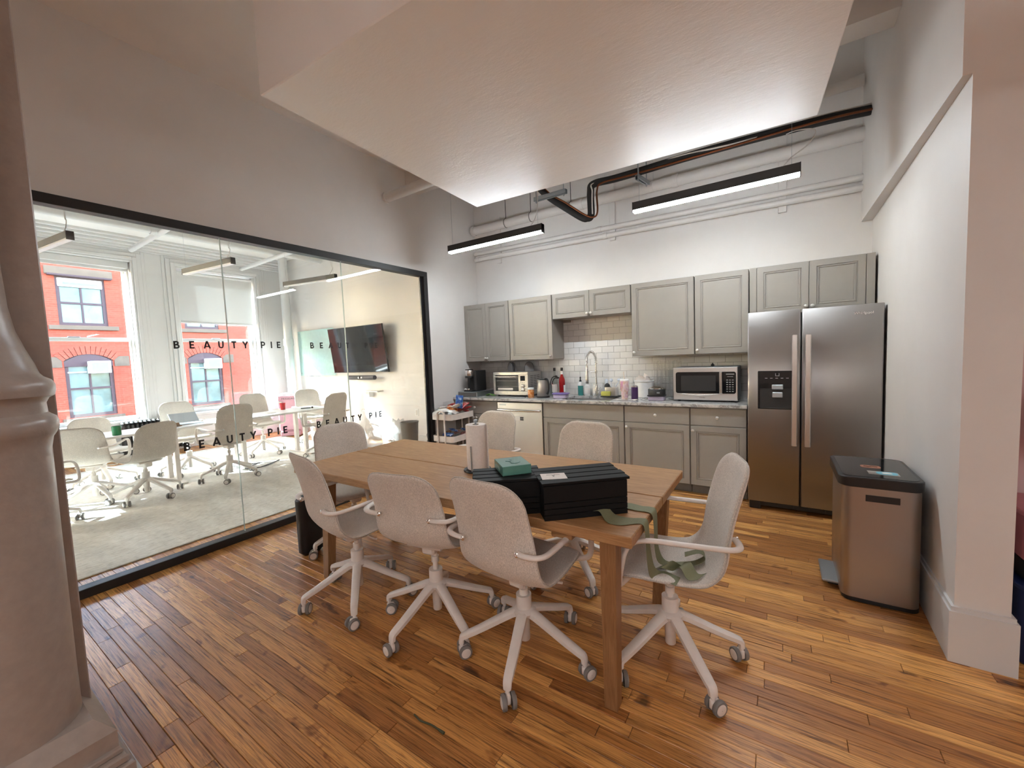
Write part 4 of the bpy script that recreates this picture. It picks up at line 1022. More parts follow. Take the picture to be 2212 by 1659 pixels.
tag(MB().strip(spline([(2.602, -3.30, TZ+.168), (2.62, -3.265, TZ+.190), (2.65, -3.24, TZ+.178), (2.685, -3.21, TZ+.186), (2.71, -3.19, TZ+.1675)], 5), spline([(2.618, -3.31, TZ+.168), (2.637, -3.28, TZ+.176), (2.668, -3.252, TZ+.168), (2.70, -3.222, TZ+.172), (2.724, -3.20, TZ+.1675)], 5), .002).build('lanyard', mat('navy_black_webbing', (.02, .022, .035), .7)), 'dark navy lanyard looped behind the teal box', 'lanyard')
t = thing('paper_towel_holder', 'white paper towel roll on an upright holder beside the hidden crate', 'paper towel holder', (2.190, -2.925, TZ))
MB().lathe([(.085, 0), (.087, .003), (.085, .010), (.01, .012)], 32).build('base', 'black_matte', t, smooth=40)
MB().lathe([(.007, .01), (.007, .300), (.012, .302), (.012, .318), (.001, .319)], 14).build('rod', 'galv', t, smooth=40)
MB().lathe([(.020, .014), (.062, .014), (.0635, .020), (.0635, .286), (.062, .290), (.020, .290)], 40, cap=False).build('roll', 'paper', t, smooth=50)
MB().lathe([(.0205, .014), (.0205, .290)], 20, cap=False).build('core', mat('cardboard_core', (.30, .22, .15), .9), t, smooth=50)
q = MB(); arc = [(math.cos(R(a))*.0645, math.sin(R(a))*.0645) for a in range(20, 62, 6)]; arc = [(.098, -.012), (.088, .004), (.074, .016)]+arc
q.strip([(x, y, .014) for x, y in arc], [(x, y, .289) for x, y in arc], .0012); q.build('loose_sheet', 'paper', t, smooth=60)
q = MB(); q.tube([(.012, -.0725, .008), (.012, -.0725, .165)], .0042, 8); q.build('tension_arm', 'galv', t, smooth=50)
# green ribbons, from under the crate over the table end down onto the seat
E_ = TX1+.004
def ribbon(label, cl, cr):
    q = MB().strip(spline(cl, 5), spline(cr, 5), .0012); return tag(q.build('ribbon', 'ribbon', smooth=60), label, 'ribbon', None)
z0 = TZ+.0015
ribbon('olive ribbon looping from the crate front over the near table end',
       [(3.056, -3.320, z0), (3.090, -3.288, z0+.018), (3.125, -3.280, z0+.024), (3.165, -3.315, z0+.004), (3.20, -3.330, z0+.001), (3.245, -3.315, z0+.001), (3.287, -3.278, z0+.002), (E_+.004, -3.274, z0-.006), (E_+.010, -3.274, .70), (E_+.012, -3.268, .62), (E_+.014, -3.250, .54), (E_+.02, -3.22, .498), (3.36, -3.19, .488), (3.42, -3.215, .490)],
       [(3.078, -3.268, z0+.010), (3.105, -3.246, z0+.034), (3.140, -3.230, z0+.034), (3.178, -3.244, z0+.012), (3.21, -3.243, z0+.004), (3.25, -3.232, z0+.001), (3.290, -3.216, z0+.002), (E_+.004, -3.212, z0-.004), (E_+.010, -3.214, .70), (E_+.014, -3.212, .62), (E_+.022, -3.190, .54), (E_+.035, -3.150, .502), (3.365, -3.125, .492), (3.425, -3.150, .494)])
ribbon('olive ribbon from behind the crate over the table end onto the seat',
       [(3.150, -3.135, z0), (3.19, -3.140, z0+.003), (3.25, -3.146, z0+.003), (3.287, -3.142, z0+.003), (E_+.006, -3.146, z0-.006), (E_+.014, -3.155, .69), (E_+.02, -3.163, .59), (3.335, -3.11, .512), (3.40, -3.06, .495), (3.46, -3.03, .498), (3.50, -3.00, .520), (3.475, -2.985, .538), (3.42, -3.02, .525)],
       [(3.165, -3.078, z0), (3.20, -3.080, z0+.006), (3.255, -3.083, z0+.003), (3.288, -3.076, z0+.003), (E_+.006, -3.080, z0-.004), (E_+.014, -3.092, .69), (E_+.02, -3.105, .59), (3.345, -3.055, .506), (3.405, -3.005, .492), (3.455, -2.972, .496), (3.49, -2.948, .518), (3.47, -2.938, .536), (3.41, -2.972, .523)])
ribbon('short folded olive ribbon lying across the chair seat',
       [(3.315, -3.135, .496), (3.35, -3.165, .525), (3.385, -3.11, .494), (3.42, -3.135, .530), (3.455, -3.165, .502), (3.49, -3.14, .498)],
       [(3.345, -3.065, .492), (3.385, -3.10, .535), (3.415, -3.045, .494), (3.450, -3.070, .532), (3.485, -3.10, .504), (3.515, -3.075, .502)])
ribbon('olive ribbon tail between the two crates', [(2.735, -3.185, z0), (2.765, -3.195, z0+.02), (2.79, -3.23, z0+.012), (2.80, -3.265, z0+.002)], [(2.75, -3.145, z0), (2.785, -3.155, z0+.03), (2.81, -3.20, z0+.018), (2.825, -3.24, z0+.002)])

# ================================================================== RUBBISH BIN
tc = thing('rubbish_bin', 'tall brushed steel pedal bin with black lid against the right wall', 'bin', (4.062, -2.05, 0))
BX, BY, BH = .340, .50, .715
MB().prism(rrect(.012, BX-.002, .01, BY-.01, .045, 6), 0, .028, b=.004).build('base_ring', 'black', tc, smooth=40)
MB().prism(rrect(.006, BX-.004, .0, BY, .050, 6), .028, BH-.055, b=.002).build('body', 'steel_can', tc, smooth=40)
lid = MB().prism(rrect(-.010, BX+.004, -.012, BY+.012, .055, 6), BH-.055, BH, b=.004).build('lid', 'black', tc, smooth=40)
MB().prism(rrect(.012, BX-.014, .014, BY-.014, .035, 5), BH, BH+.002).build('lid_panel', 'black_glass', lid)
MB().prism(rrect(.105, .245, -.0025, .004, .003, 2), 0, .036).build('grip_slot', 'black', tc, (0, 0, .585), None)
q = MB(); q.box(.13, .26, .085, .155, BH+.002, BH+.0032); q.build('sensor_plate', 'steel_can', lid)
s1 = MB().prism(rrect(.165, .255, .09, .15, .022, 4), BH+.0032, BH+.0042).build('sticker', mat('sky_blue_sticker', (.16, .46, .58), .4), lid)
q = MB(); q.sphere((.21, .125, BH+.0044), .018, 12, 6, 0, (1.2, .7, .06)); q.tube([(.19, .107, BH+.0045), (.23, .107, BH+.0045)], .003, 6); q.build('sticker_print', 'white', s1)
s2 = MB().prism(rrect(.115, .205, .225, .285, .016, 4), BH+.002, BH+.003).build('sticker', mat('copper_sticker', (.36, .15, .09), .4), lid)
q = MB(); q.tube([(.13, .255, BH+.0034), (.15, .245, BH+.0034), (.165, .262, BH+.0034), (.19, .25, BH+.0034)], .003, 6); q.build('sticker_print', mat('brown_ink', (.10, .03, .02), .5), s2)
q = MB(); q.box(-.070, .012, .11, .39, .030, .046, .005); q.build('pedal', 'galv', tc); MB().box(-.04, .014, .14, .16, .012, .032).build('pedal_arm', 'black', tc); MB().box(-.04, .014, .34, .36, .012, .032).build('pedal_arm', 'black', tc)

# ================================================================== SNACK CART
ct = thing('utility_cart', 'white metal utility cart with snacks beside the glass wall', 'cart', (.02, -1.125, 0))
CW, CD = .36, .46
def tray(z):
    q = MB(); r = rrect(0, CW, 0, CD, .05, 5); ri = rrect(.008, CW-.008, .008, CD-.008, .044, 5); n = len(r)
    vs = [(*p, z) for p in r]+[(*p, z+.075) for p in r]+[(*p, z+.075) for p in ri]+[(*p, z+.008) for p in ri]
    q.add(vs, [(k*n+i, k*n+(i+1) % n, (k+1)*n+(i+1) % n, (k+1)*n+i) for k in range(3) for i in range(n)]+[tuple(range(n))[::-1], tuple(3*n+i for i in range(n))])
    return q.build('tray', 'white_metal', ct, smooth=40)
for z in (.675, .395, .12): tray(z)
for y in (-.010, CD+.010):
    q = MB(); q.tube(spline([(.12, y, .075), (.12, y, .70), (.13, y, .765), (.18, y, .79), (.23, y, .765), (.24, y, .70), (.24, y, .075)], 6), .011, 10); q.build('upright', 'white_metal', ct, smooth=60)
for x in (.13, .23):
    for y in (.0, CD): q = MB(); q.lathe([(.024, -.009), (.024, .009)], 16, (x, y, .024), axis='x'); q.lathe([(.008, .02), (.008, .08)], 8, (x, y, 0)); q.build('caster', 'rubber', ct, smooth=40)
def open_bin(name, label, x0, x1, y0, y1, z, h, mats='acrylic'):
    t = thing(name, label, 'bin', (x0, y0, z)); q = MB(); a, b_ = x1-x0, y1-y0; w_ = .004
    q.box(0, a, 0, b_, 0, w_); q.box(0, w_, 0, b_, w_, h); q.box(a-w_, a, 0, b_, w_, h*.6); q.box(w_, a-w_, 0, w_, w_, h*.8); q.box(w_, a-w_, b_-w_, b_, w_, h); q.build('tray', mats, t); return t
Z1_ = .6835+.0005; Z2_ = .4035+.0005
open_bin('snack_bin', 'clear acrylic snack bin at the near end of the cart top', .035, .365, -1.105, -.915, Z1_, .16)
open_bin('snack_bin', 'clear acrylic snack bin at the far end of the cart top', .035, .365, -.905, -.685, Z1_, .19)
open_bin('snack_bin', 'clear bin of blue snack packs on the lower cart tray', .035, .365, -1.10, -.69, Z2_, .07)
kinds = {'white': candy('white_wrapper', (.66, .62, .58), (.72, .70, .68), (.40, .12, .12)), 'orange': candy('orange_wrapper', (.62, .22, .03), (.50, .08, .02), (.66, .40, .10)), 'red': candy('red_wrapper', (.30, .012, .015), (.42, .03, .03), (.55, .40, .35)),
         'blue': candy('blue_wrapper', (.02, .07, .26), (.05, .16, .42), (.55, .60, .66)), 'brown': candy('brown_wrapper', (.14, .07, .035), (.22, .13, .07), (.38, .20, .14)), 'pink': candy('pink_wrapper', (.50, .20, .18), (.60, .38, .34), (.30, .08, .08))}
def pouch(a, b_, h, seed):
    rr = random.Random(seed); q = MB(); n = 7; vs = []
    for s_ in (1, -1):
        for i in range(n):
            for j in range(n):
                u, v = i/(n-1), j/(n-1); e = (math.sin(PI*u)*math.sin(PI*v))**.5
                vs.append(((u-.5)*a, (v-.5)*b_, s_*(h/2*e+.0008)+rr.uniform(-.003, .003)*(e+.25)))
    m = n*n; fs = []
    for i in range(n-1):
        for j in range(n-1):
            A = (i*n+j, (i+1)*n+j, (i+1)*n+j+1, i*n+j+1); fs += [A, tuple(m+k for k in A[::-1])]
    rim = [(0, j) for j in range(n)]+[(i, n-1) for i in range(1, n)]+[(n-1, j) for j in range(n-2, -1, -1)]+[(i, 0) for i in range(n-2, 0, -1)]
    for p, q_ in zip(rim, rim[1:]+rim[:1]): fs.append((p[0]*n+p[1], q_[0]*n+q_[1], m+q_[0]*n+q_[1], m+p[0]*n+p[1]))
    return q.add(vs, fs)
def snack(x, y, z, rx, ry, rz, a, b_, h, k, label, seed, group): tag(pouch(a, b_, h, seed).build('snack_packet', kinds[k], None, (x, y, z), (rx, ry, rz), 60), label, 'snack', group)
sr_ = random.Random(3); sd_ = 0
for (x0, x1, y0, y1, zz, kk, n_, gl, size) in ((.075, .32, -1.07, -.96, Z1_+.065, ('white',), 8, 'white snack packet heaped in the near cart bin', .14), (.22, .325, -1.06, -.93, Z1_+.095, ('orange',), 8, 'small orange sweet packet in the near cart bin', .07), (.09, .30, -.87, -.73, Z1_+.07, ('red',), 8, 'red snack packet heaped in the far cart bin', .15),
                                          (.08, .31, -1.06, -.93, Z2_+.045, ('brown',), 8, 'brown snack packet on the lower cart tray', .09), (.09, .31, -.90, -.73, Z2_+.04, ('pink',), 5, 'pinkish snack packet at the far end of the lower tray', .08)):
    for i in range(n_):
        sd_ += 1; snack(sr_.uniform(x0, x1), sr_.uniform(y0, y1), zz+.016*i*(.5 if size < .1 else .75), sr_.uniform(-.5, .5), sr_.uniform(-.5, .5), sr_.uniform(0, 3), size, size*.75, size*.28, kk[0], gl, sd_, gl.replace('packet', 'packets'))
snack(.32, -.90, Z1_+.205, R(78), .2, R(60), .10, .17, .035, 'blue', 'upright blue snack bag poking out of the far cart bin', 71, None)
snack(.25, -1.07, Z2_+.085, .3, .1, .3, .13, .08, .03, 'blue', 'blue snack bag nearest us on the lower cart tray', 72, None)
snack(.26, -.97, Z2_+.125, .2, .3, 1.3, .12, .08, .03, 'blue', 'blue snack bag in the middle of the lower cart tray', 73, None)
snack(.28, -.80, Z2_+.105, .35, .3, 2.3, .12, .08, .03, 'blue', 'blue snack bag at the far end of the lower cart tray', 74, None)

# ================================================================== LIGHTS AND PIPES ABOVE THE KITCHEN
def pendant(x0, x1, y, z, label, ztop, lampm='lamp', body='light_body', ry=0.0, group=None, cord=None, y1=None):
    ang = math.atan2((y1 or y)-y, x1-x0); L = math.hypot(x1-x0, (y1 or y)-y)
    t = thing('linear_pendant', label, 'pendant light', (x0, y, z), ang, group)
    q = MB(); q.box(0, L, -.030, .030, .026, .086, .003); q.box(0, .006, -.031, .031, .0, .087, .001); q.box(L-.006, L, -.031, .031, .0, .087, .001); q.box(.006, L-.006, -.030, -.027, .018, .03); q.box(.006, L-.006, .027, .030, .018, .03)
    q.build('housing', body, t)
    MB().box(.007, L-.007, -.026, .026, .0, .026, .004).build('diffuser', lampm, t)
    for x in (.055, L-.055): MB().tube([(x, 0, .085), (x, 0, .105), (x, 0, ztop-z)], [.004, .0013, .0013], 6).build('suspension_cable', 'galv', t)
    if cord:
        o = MB().tube(spline([(cord[0]-.03, 0, .086)]+[(cord[0]+a, b_, c) for a, b_, c in cord[1]], 6), .004, 6).build('power_cord', 'cable', t, smooth=60)
    return t
pendant(.560, 1.800, -1.22, 2.668, 'lit black linear pendant hanging at the left above the counter', 4.12, cord=(1.12, [(.04, -.005, .16), (.07, -.0, .30), (.075, 0, .55)]))
pendant(2.700, 3.900, -1.22, 2.655, 'lit black linear pendant hanging at the right above the counter', 4.12, cord=(1.12, [(.02, 0, .14), (.12, -.01, .2), (.16, -.02, .28), (.06, .1, .36), (.0, .5, .52)]))
wallm = 'wall'
def pipe(name, lab, pts, r, m='wall', grp=None, couplings=(), cat='pipe'):
    t = tag(MB().tube(pts, r, 16).build(name, m, None, smooth=50), lab, cat, grp)
    for (p, d, rr, ll) in couplings:
        a = Vector(p)-Vector(d)*ll/2; MB().tube([a, a+Vector(d)*ll], rr, 16).build('coupling', m, t, smooth=50)
    return t
X_ = (1, 0, 0)
pipe('wall_pipe', 'thick painted pipe, highest of three along the back wall', [(.03, -.085, 3.285), (4.395, -.085, 3.262)], .058, 'wall', couplings=[((.06, -.085, 3.285), X_, .068, .05), ((1.75, -.085, 3.277), X_, .063, .03), ((2.83, -.085, 3.271), X_, .066, .06), ((3.6, -.085, 3.267), X_, .064, .03)])
pipe('wall_pipe', 'slim painted pipe, middle one of three along the back wall', [(.03, -.05, 2.965), (4.40, -.05, 2.905)], .030, 'wall', couplings=[((1.95, -.05, 2.939), X_, .035, .05)])
pipe('wall_pipe', 'slim painted pipe, lowest of three along the back wall', [(.03, -.05, 2.880), (4.40, -.05, 2.815)], .030, 'wall', couplings=[((2.02, -.05, 2.850), X_, .036, .05), ((.10, -.05, 2.879), X_, .035, .03)])
pipe('wall_pipe', 'painted pipe high up beside the right wall corner', [(2.4, -.12, 3.66), (4.38, -.12, 3.70)], .045)
pipe('wall_pipe', 'short white pipe stub leaving the left wall under the soffit', [(.0, -1.63, 3.315), (1.7, -1.60, 3.335)], .052, 'wall', couplings=[((.02, -1.63, 3.315), X_, .062, .03)])
for i, (x, za, zb) in enumerate(((.44, 2.78, 3.42), (2.10, 2.79, 3.55), (3.80, 2.74, 3.55))):
    tag(MB().box(x-.035, x+.035, -.022, -.001, za, zb, .003).build('pipe_strap', 'wall'), ('flat painted pipe strap near the left corner', 'flat painted pipe strap above the sink wall cabinet', 'flat painted pipe strap near the right wall')[i], 'strap')
for i, (x, z, r_) in enumerate(((.62, 3.282, .0595), (1.02, 3.28, .0595), (1.60, 3.277, .0595), (2.60, 3.272, .0595))):
    q = MB(); q.tube([(x, -.085+math.cos(2*PI*k/14)*r_, z+math.sin(2*PI*k/14)*r_) for k in range(15)], .004, 6); q.tube([(x, -.085, z+r_), (x, -.085, 4.12)], .004, 6)
    tag(q.build('pipe_hanger', 'black_matte' if i < 3 else 'wall', smooth=60), ('wire pipe hanger nearest the left corner', 'wire pipe hanger behind the left pendant', 'wire pipe hanger beside the black pipe loop', 'wire pipe hanger behind the right pendant')[i], 'hanger')
LY = -.60; LZ_ = 3.262
t = thing('refrigerant_lines', 'black insulated lines with copper pipe looping along the soffit edge', 'pipe', (0, 0, 0))
MB().tube(spline([(4.39, LY+.22, LZ_+.06), (4.0, LY+.04, LZ_+.010), (3.2, LY, LZ_+.006), (2.4, LY+.02, LZ_), (2.10, LY+.03, LZ_+.01), (2.05, LY+.04, LZ_-.06), (2.05, LY+.04, 2.96), (2.01, LY+.02, 2.925), (1.95, LY, 2.945), (1.75, LY-.04, 3.10), (1.60, LY-.08, 3.225), (1.50, LY-.12, 3.34)], 7), .038, 12).build('insulated_line', 'foam', t, smooth=60)
MB().tube(spline([(4.39, LY+.16, LZ_+.04), (4.0, LY-.02, LZ_-.015), (3.2, LY-.03, LZ_-.026), (2.5, LY-.02, LZ_-.026), (2.20, LY, LZ_-.014), (2.135, LY+.01, LZ_-.08), (2.135, LY+.01, 2.97), (2.095, LY, 2.915), (2.0, LY-.02, 2.955), (1.78, LY-.06, 3.13), (1.64, LY-.09, 3.23), (1.54, LY-.12, 3.34)], 7), .0095, 10).build('copper_pipe', 'copper', t, smooth=60)
MB().tube(spline([(4.39, LY+.2, LZ_+.10), (4.0, LY+.04, LZ_+.05), (3.5, LY-.03, LZ_-.01), (3.0, LY-.03, LZ_+.02), (2.6, LY+.0, LZ_+.01), (2.12, LY+.0, LZ_+.01), (2.085, LY-.0, LZ_-.08), (2.082, LY-.0, 2.95)], 7), .008, 8).build('control_cable', 'cable', t, smooth=60)
def strut(label, x, y, z, L, rz):
    up = 4.12-z
    t = thing('channel_bracket', label, 'bracket', (x, y, z), rz); q = MB(); q.box(-L/2, L/2, -.021, -.0185, 0, .041); q.box(-L/2, L/2, .0185, .021, 0, .041); q.box(-L/2, L/2, -.021, .021, .0385, .041); q.box(-L/2, L/2, -.021, -.009, 0, .0025); q.box(-L/2, L/2, .009, .021, 0, .0025)
    q.build('channel', 'galv', t); q = MB()
    for k in range(int(L/.05)): q.box(-L/2+.02+k*.05, -L/2+.045+k*.05, -.007, .007, .036, .0386)
    q.build('slots', 'black', t); q = MB()
    for xx in (-L/2+.02, L/2-.03): q.lathe([(.005, -.02), (.005, up)], 8, (xx, 0, 0)); q.lathe([(.010, -.012), (.010, -.003)], 6, (xx, 0, 0))
    q.build('threaded_rods', 'galv', t)
strut('galvanised channel bracket under the soffit edge above the left pendant', 1.79, -1.02, 3.068, .37, .0)
strut('short galvanised channel bracket beside the right pendant cable', 2.61, -.56, 3.16, .24, R(80))

# ================================================================== MEETING ROOM BEHIND THE GLASS
tag(MB().box(-4.75, -.335, -6.2, -.62, .0005, .011, .003).build('rug', 'rug'), 'large cream woven rug under the white meeting desks', 'rug')
for (ya, yb, lab) in ((-4.55, -2.60, 'white meeting desk nearer the column, green cup on it'), (-2.52, -.90, 'white meeting desk nearer the television')):
    t = thing('meeting_desk', lab, 'desk', (-3.10, ya, 0), 0, 'white desks in the meeting room'); L = yb-ya
    MB().prism(rrect(0, .60, 0, L, .03, 4), .700, .725, b=.003).build('desktop', 'white', t)
    for y in (.30, L-.40):
        q = MB(); q.box(.13, .20, y, y+.05, .03, .70, .004); q.build('leg', 'white_metal', t); q = MB(); q.box(.40, .47, y, y+.05, .03, .70, .004); q.build('leg', 'white_metal', t)
        MB().box(-.02, .62, y-.015, y+.065, .012, .032, .004).build('foot_bar', 'white_metal', t); MB().box(.05, .55, y+.005, y+.045, .672, .70).build('bracket', 'white_metal', t)
GM = 'upholstered swivel chairs around the meeting desks'
RZ = .0112
chair(-2.60, -3.745, 150, .0, 10, 'pale swivel chair nearest the column, turned towards the green cup', GM, z=RZ, low=True)
chair(-2.22, -3.40, 197, .0, 25, 'armless pale swivel chair between the column and the first upper lettering', GM, arms=False, z=RZ, low=True)
chair(-2.20, -2.565, 182, .035, 40, 'pale swivel chair behind the lower left BEAUTY PIE lettering', GM, z=RZ)
chair(-2.18, -1.20, 188, .04, 20, 'pale swivel chair at the desk end below the television', GM, z=RZ)
chair(-3.45, -3.50, 8, -.01, 0, 'pale swivel chair on the window side behind the green cup', GM, z=RZ, low=True)
chair(-3.10, -2.70, 5, .045, 30, 'pale swivel chair on the window side by the radiator', GM, z=RZ)
chair(-3.32, -1.62, 0, .045, 15, 'pale swivel chair on the window side beside the red cup', GM, z=RZ)
chair(-3.25, -.80, 345, .04, 50, 'pale swivel chair in front of the pink refrigerator', GM, z=RZ)
chair(-2.05, -4.28, 120, -.05, 10, 'pale swivel chair mostly hidden behind the column', GM, z=RZ)
DT = .7255
t = thing('green_cup', 'bright green cup on the meeting desk', 'cup', (-2.60, -3.52, DT)); MB().lathe([(.034, 0), (.040, .003), (.043, .105), (.041, .105), (.036, .006), (.001, .005)], 24).build('cup', mat('green_plastic', (.0, .20, .075), .25), t, smooth=50)
t = thing('red_cup', 'bright red cup beside the pink refrigerator', 'cup', (-3.02, -1.42, DT)); MB().lathe([(.030, 0), (.034, .003), (.042, .11), (.040, .11), (.033, .006), (.001, .005)], 24).build('cup', mat('red_plastic', (.62, .02, .03), .3), t, smooth=50)
t = thing('cardboard_tray', 'brown moulded cardboard cup tray on the meeting desk', 'tray', (-2.72, -3.06, DT), .1)
MB().box(-.09, .09, -.16, .16, 0, .012, .003).build('base', mat('brown_card', (.30, .22, .14), .9), t)
for k in range(8): MB().lathe([(.030, .012), (.034, .014), (.028, .045), (.022, .047)], 12, ((-.045, .045)[k % 2], -.12+.08*(k//2), 0)).build('cup_hole', bpy.data.materials['brown_card'], t, smooth=50)
t = thing('laptop', 'slim half open grey laptop on the meeting desk', 'laptop', (-2.80, -2.78, DT), R(85))
MB().box(-.15, .15, -.10, .10, 0, .012, .003).build('keyboard_base', 'galv', t); MB().box(-.15, .15, 0, .2, 0, .007, .002).build('screen', 'galv', t, (0, .10, .012), (R(35), 0, 0))
t = thing('marker_pen', 'black marker lying on the far meeting desk', 'marker', (-2.72, -1.20, DT), .9); MB().tube([(-.08, 0, .008), (.07, 0, .008)], .007, 8).build('barrel', 'black', t); MB().sphere((.09, 0, .016), .016, 10, 8).build('cap', 'black', t)
t = thing('white_mug', 'small white and black mug at the near end of the far desk', 'mug', (-2.66, -2.25, DT)); MB().lathe([(.026, 0), (.03, .004), (.032, .06), (.030, .06), (.026, .006), (.001, .005)], 18).build('mug', 'white', t, smooth=50); MB().box(.02, .055, .02, .05, 0, .045, .006).build('handle', 'black', t)
t = thing('paper_sheets', 'white paper sheets lying on the far meeting desk', 'paper', (-2.80, -1.85, DT), .3); MB().box(-.11, .11, -.15, .15, 0, .004).build('stack', 'paper', t)
# television, its camera bar and the glass board
tv = thing('television', 'large black wall television tilted slightly down', 'television', (-2.73, -.15, 1.685))
tl = R(6.5)
MB().box(-.79, .79, -.018, .018, -.425, .425, .004).build('bezel', 'black', tv, None, (tl, 0, 0))
MB().box(-.78, .78, -.0195, -.017, -.413, .417).build('screen', 'black_glass', tv, None, (tl, 0, 0))
MB().box(-.25, .25, .018, .148, -.2, .2, .004).build('wall_mount', 'black_matte', tv)
t = thing('conference_bar', 'dark grey camera and speaker bar under the television', 'speaker', (-2.69, -.12, 1.165))
q = MB(); q.tube([(-.37, 0, 0), (.37, 0, 0)], .042, 14); q.build('body', mat('dark_grey_mesh', (.07, .072, .08), .7), t, smooth=50); MB().lathe([(.024, 0), (.022, .012), (.001, .013)], 16, axis='y').build('lens', 'black_glass', t, (0, -.038, .004), (0, 0, PI))
MB().box(-.06, .06, -.045, -.035, -.014, .018, .002).build('face_plate', 'galv', t); MB().box(-.10, .10, .03, .117, -.02, .02).build('bracket', 'black', t)
t = thing('glass_board', 'pale green glass writing board mounted left of the television', 'board', (-4.88, -.035, 1.21))
MB().box(0, 1.27, 0, .008, 0, .945, .001).build('board', mat('pale_green_glass', (.42, .60, .57), .08), t)
for x in (.05, 1.22):
    for z in (.05, .895): MB().lathe([(.012, -.006), (.012, .033)], 12, (x, 0, z), axis='y').build('standoff', 'galv', t, smooth=40)
MB().box(.30, .62, -.05, 0, -.012, -.002).build('pen_tray', 'acrylic', t)
tag(MB().tube([(-4.55, -.06, 1.208), (-4.42, -.06, 1.208)], .008, 8).build('dry_marker', 'black'), 'dark marker on the tray below the glass board', 'marker')
# pink fridge
pf = thing('pink_refrigerator', 'small pink retro refrigerator standing angled in the far corner', 'refrigerator', (-4.66, -.385, 0), R(45))
pink = mat('pastel_pink_enamel', (.62, .33, .40), .25)
MB().box(-.20, .20, -.185, .21, .02, .86, .02).build('body', pink, pf, smooth=30); MB().box(-.202, .202, -.235, -.19, .13, .85, .018).build('door', pink, pf, smooth=30)
MB().box(-.203, .203, -.22, .21, .845, .875, .01).build('top_panel', 'white', pf)
q = MB(); q.box(-.185, -.11, -.27, -.235, .70, .725, .006); q.build('handle', 'chrome', pf)
text('badge', 'FRIGIDAIRE', .052, 'black', pf, (.02, -.2365, .775), ROT_S, 1.1, .0008)
MB().box(-.19, .19, -.225, -.19, .02, .11, .006).build('plinth', pink, pf)
tag(MB().box(-.06, .06, -.03, .03, 0, .05, .012).build('tape_dispenser', 'galv', None, (-4.62, -.40, .8755)), 'little grey gadget on top of the pink refrigerator', 'gadget')
# riser pipe and ceiling pipes
pipe('riser_pipe', 'white vertical riser pipe in the corner of the meeting room', [(-4.98, -.19, .02), (-4.98, -.19, CE)], .085, 'trim', couplings=[((-4.98, -.19, 1.94), (0, 0, 1), .10, .14), ((-4.98, -.19, .08), (0, 0, 1), .11, .10)])
pipe('sprinkler_pipe', 'white sprinkler pipe along the meeting room ceiling', [(-3.9, -5.5, 3.50), (-3.9, -.02, 3.50)], .05, 'trim', couplings=[((-3.9, -2.6, 3.50), (0, 1, 0), .065, .12), ((-3.9, -1.6, 3.50), (0, 1, 0), .06, .08)])
pipe('branch_pipe', 'white branch pipe crossing under the meeting room ceiling', [(-5.2, -2.55, 3.46), (-.12, -2.55, 3.52)], .04, 'trim')
pipe('branch_pipe', 'white branch pipe close to the television wall', [(-5.2, -.9, 3.40), (-.12, -.9, 3.44)], .035, 'trim')
for (y0, y1, lab) in ((-1.043, -.84, 'unlit grey linear pendant nearest the television'), (-2.468, -2.323, 'unlit grey linear pendant above the middle of the meeting desks'), (-3.94, -3.79, 'unlit grey linear pendant half hidden by the column')):
    pendant(-3.385, -2.205, y0, 2.80, lab, CE, 'lamp_off', 'light_body_off', y1=y1, group='pendants over the meeting desks', cord=(1.08, [(.03, 0, .14), (.06, 0, .20), (.03, 0, .28), (.035, 0, .9)]))
# blinds
bl = thing('roller_blind', 'white roller blind drawn half way down the right window', 'blind', (XW-.08, -1.235, 0))
MB().lathe([(.028, -.645), (.028, .645)], 14, (0, 0, Z1-.05), axis='y').build('roller', 'trim', bl, smooth=50); MB().box(-.001, .001, -.635, .635, 2.33, Z1-.05).build('fabric', 'blind', bl); MB().box(-.012, .012, -.64, .64, 2.315, 2.345, .004).build('bottom_bar', 'trim', bl)
bl = thing('roller_blind', 'white roller blind rolled up at the top of the left window', 'blind', (XW-.06, -3.195, 0))
MB().box(-.045, .045, -.655, .655, Z1-.11, Z1-.002, .006).build('cassette', 'trim', bl); MB().box(-.014, .014, -.64, .64, Z1-.16, Z1-.10, .004).build('bottom_bar', 'trim', bl)
# radiator
t = thing('radiator', 'black cast iron radiator under the pier between the windows', 'radiator', (XW+.11, -2.86, 0))
for k in range(15):
    q = MB(); y = k*.058
    for x in (.0, .075): q.tube([(x, y, .08), (x, y, .56)], .022, 8)
    q.sphere((.0375, y, .585), .034, 8, 6, 0, (1.9, .75, 1)); q.box(-.02, .095, y-.018, y+.018, .06, .10, .006); q.build('section', 'black_matte', t, smooth=50)
q = MB(); q.tube([(.0375, -.05, .10), (.0375, .86, .10)], .018, 8); q.lathe([(.02, 0), (.02, .06)], 10, (.0375, -.07, 0)); q.lathe([(.02, 0), (.02, .06)], 10, (.0375, .88, 0)); q.build('valve', 'galv', t, smooth=50)
t = thing('steam_pipe', 'white heating pipe running under the left window', 'pipe', (0, 0, 0)); MB().tube([(XW+.14, -4.6, .50), (XW+.14, -2.98, .50), (XW+.14, -2.95, .12)], .022, 10).build('run', 'trim', t, smooth=50)
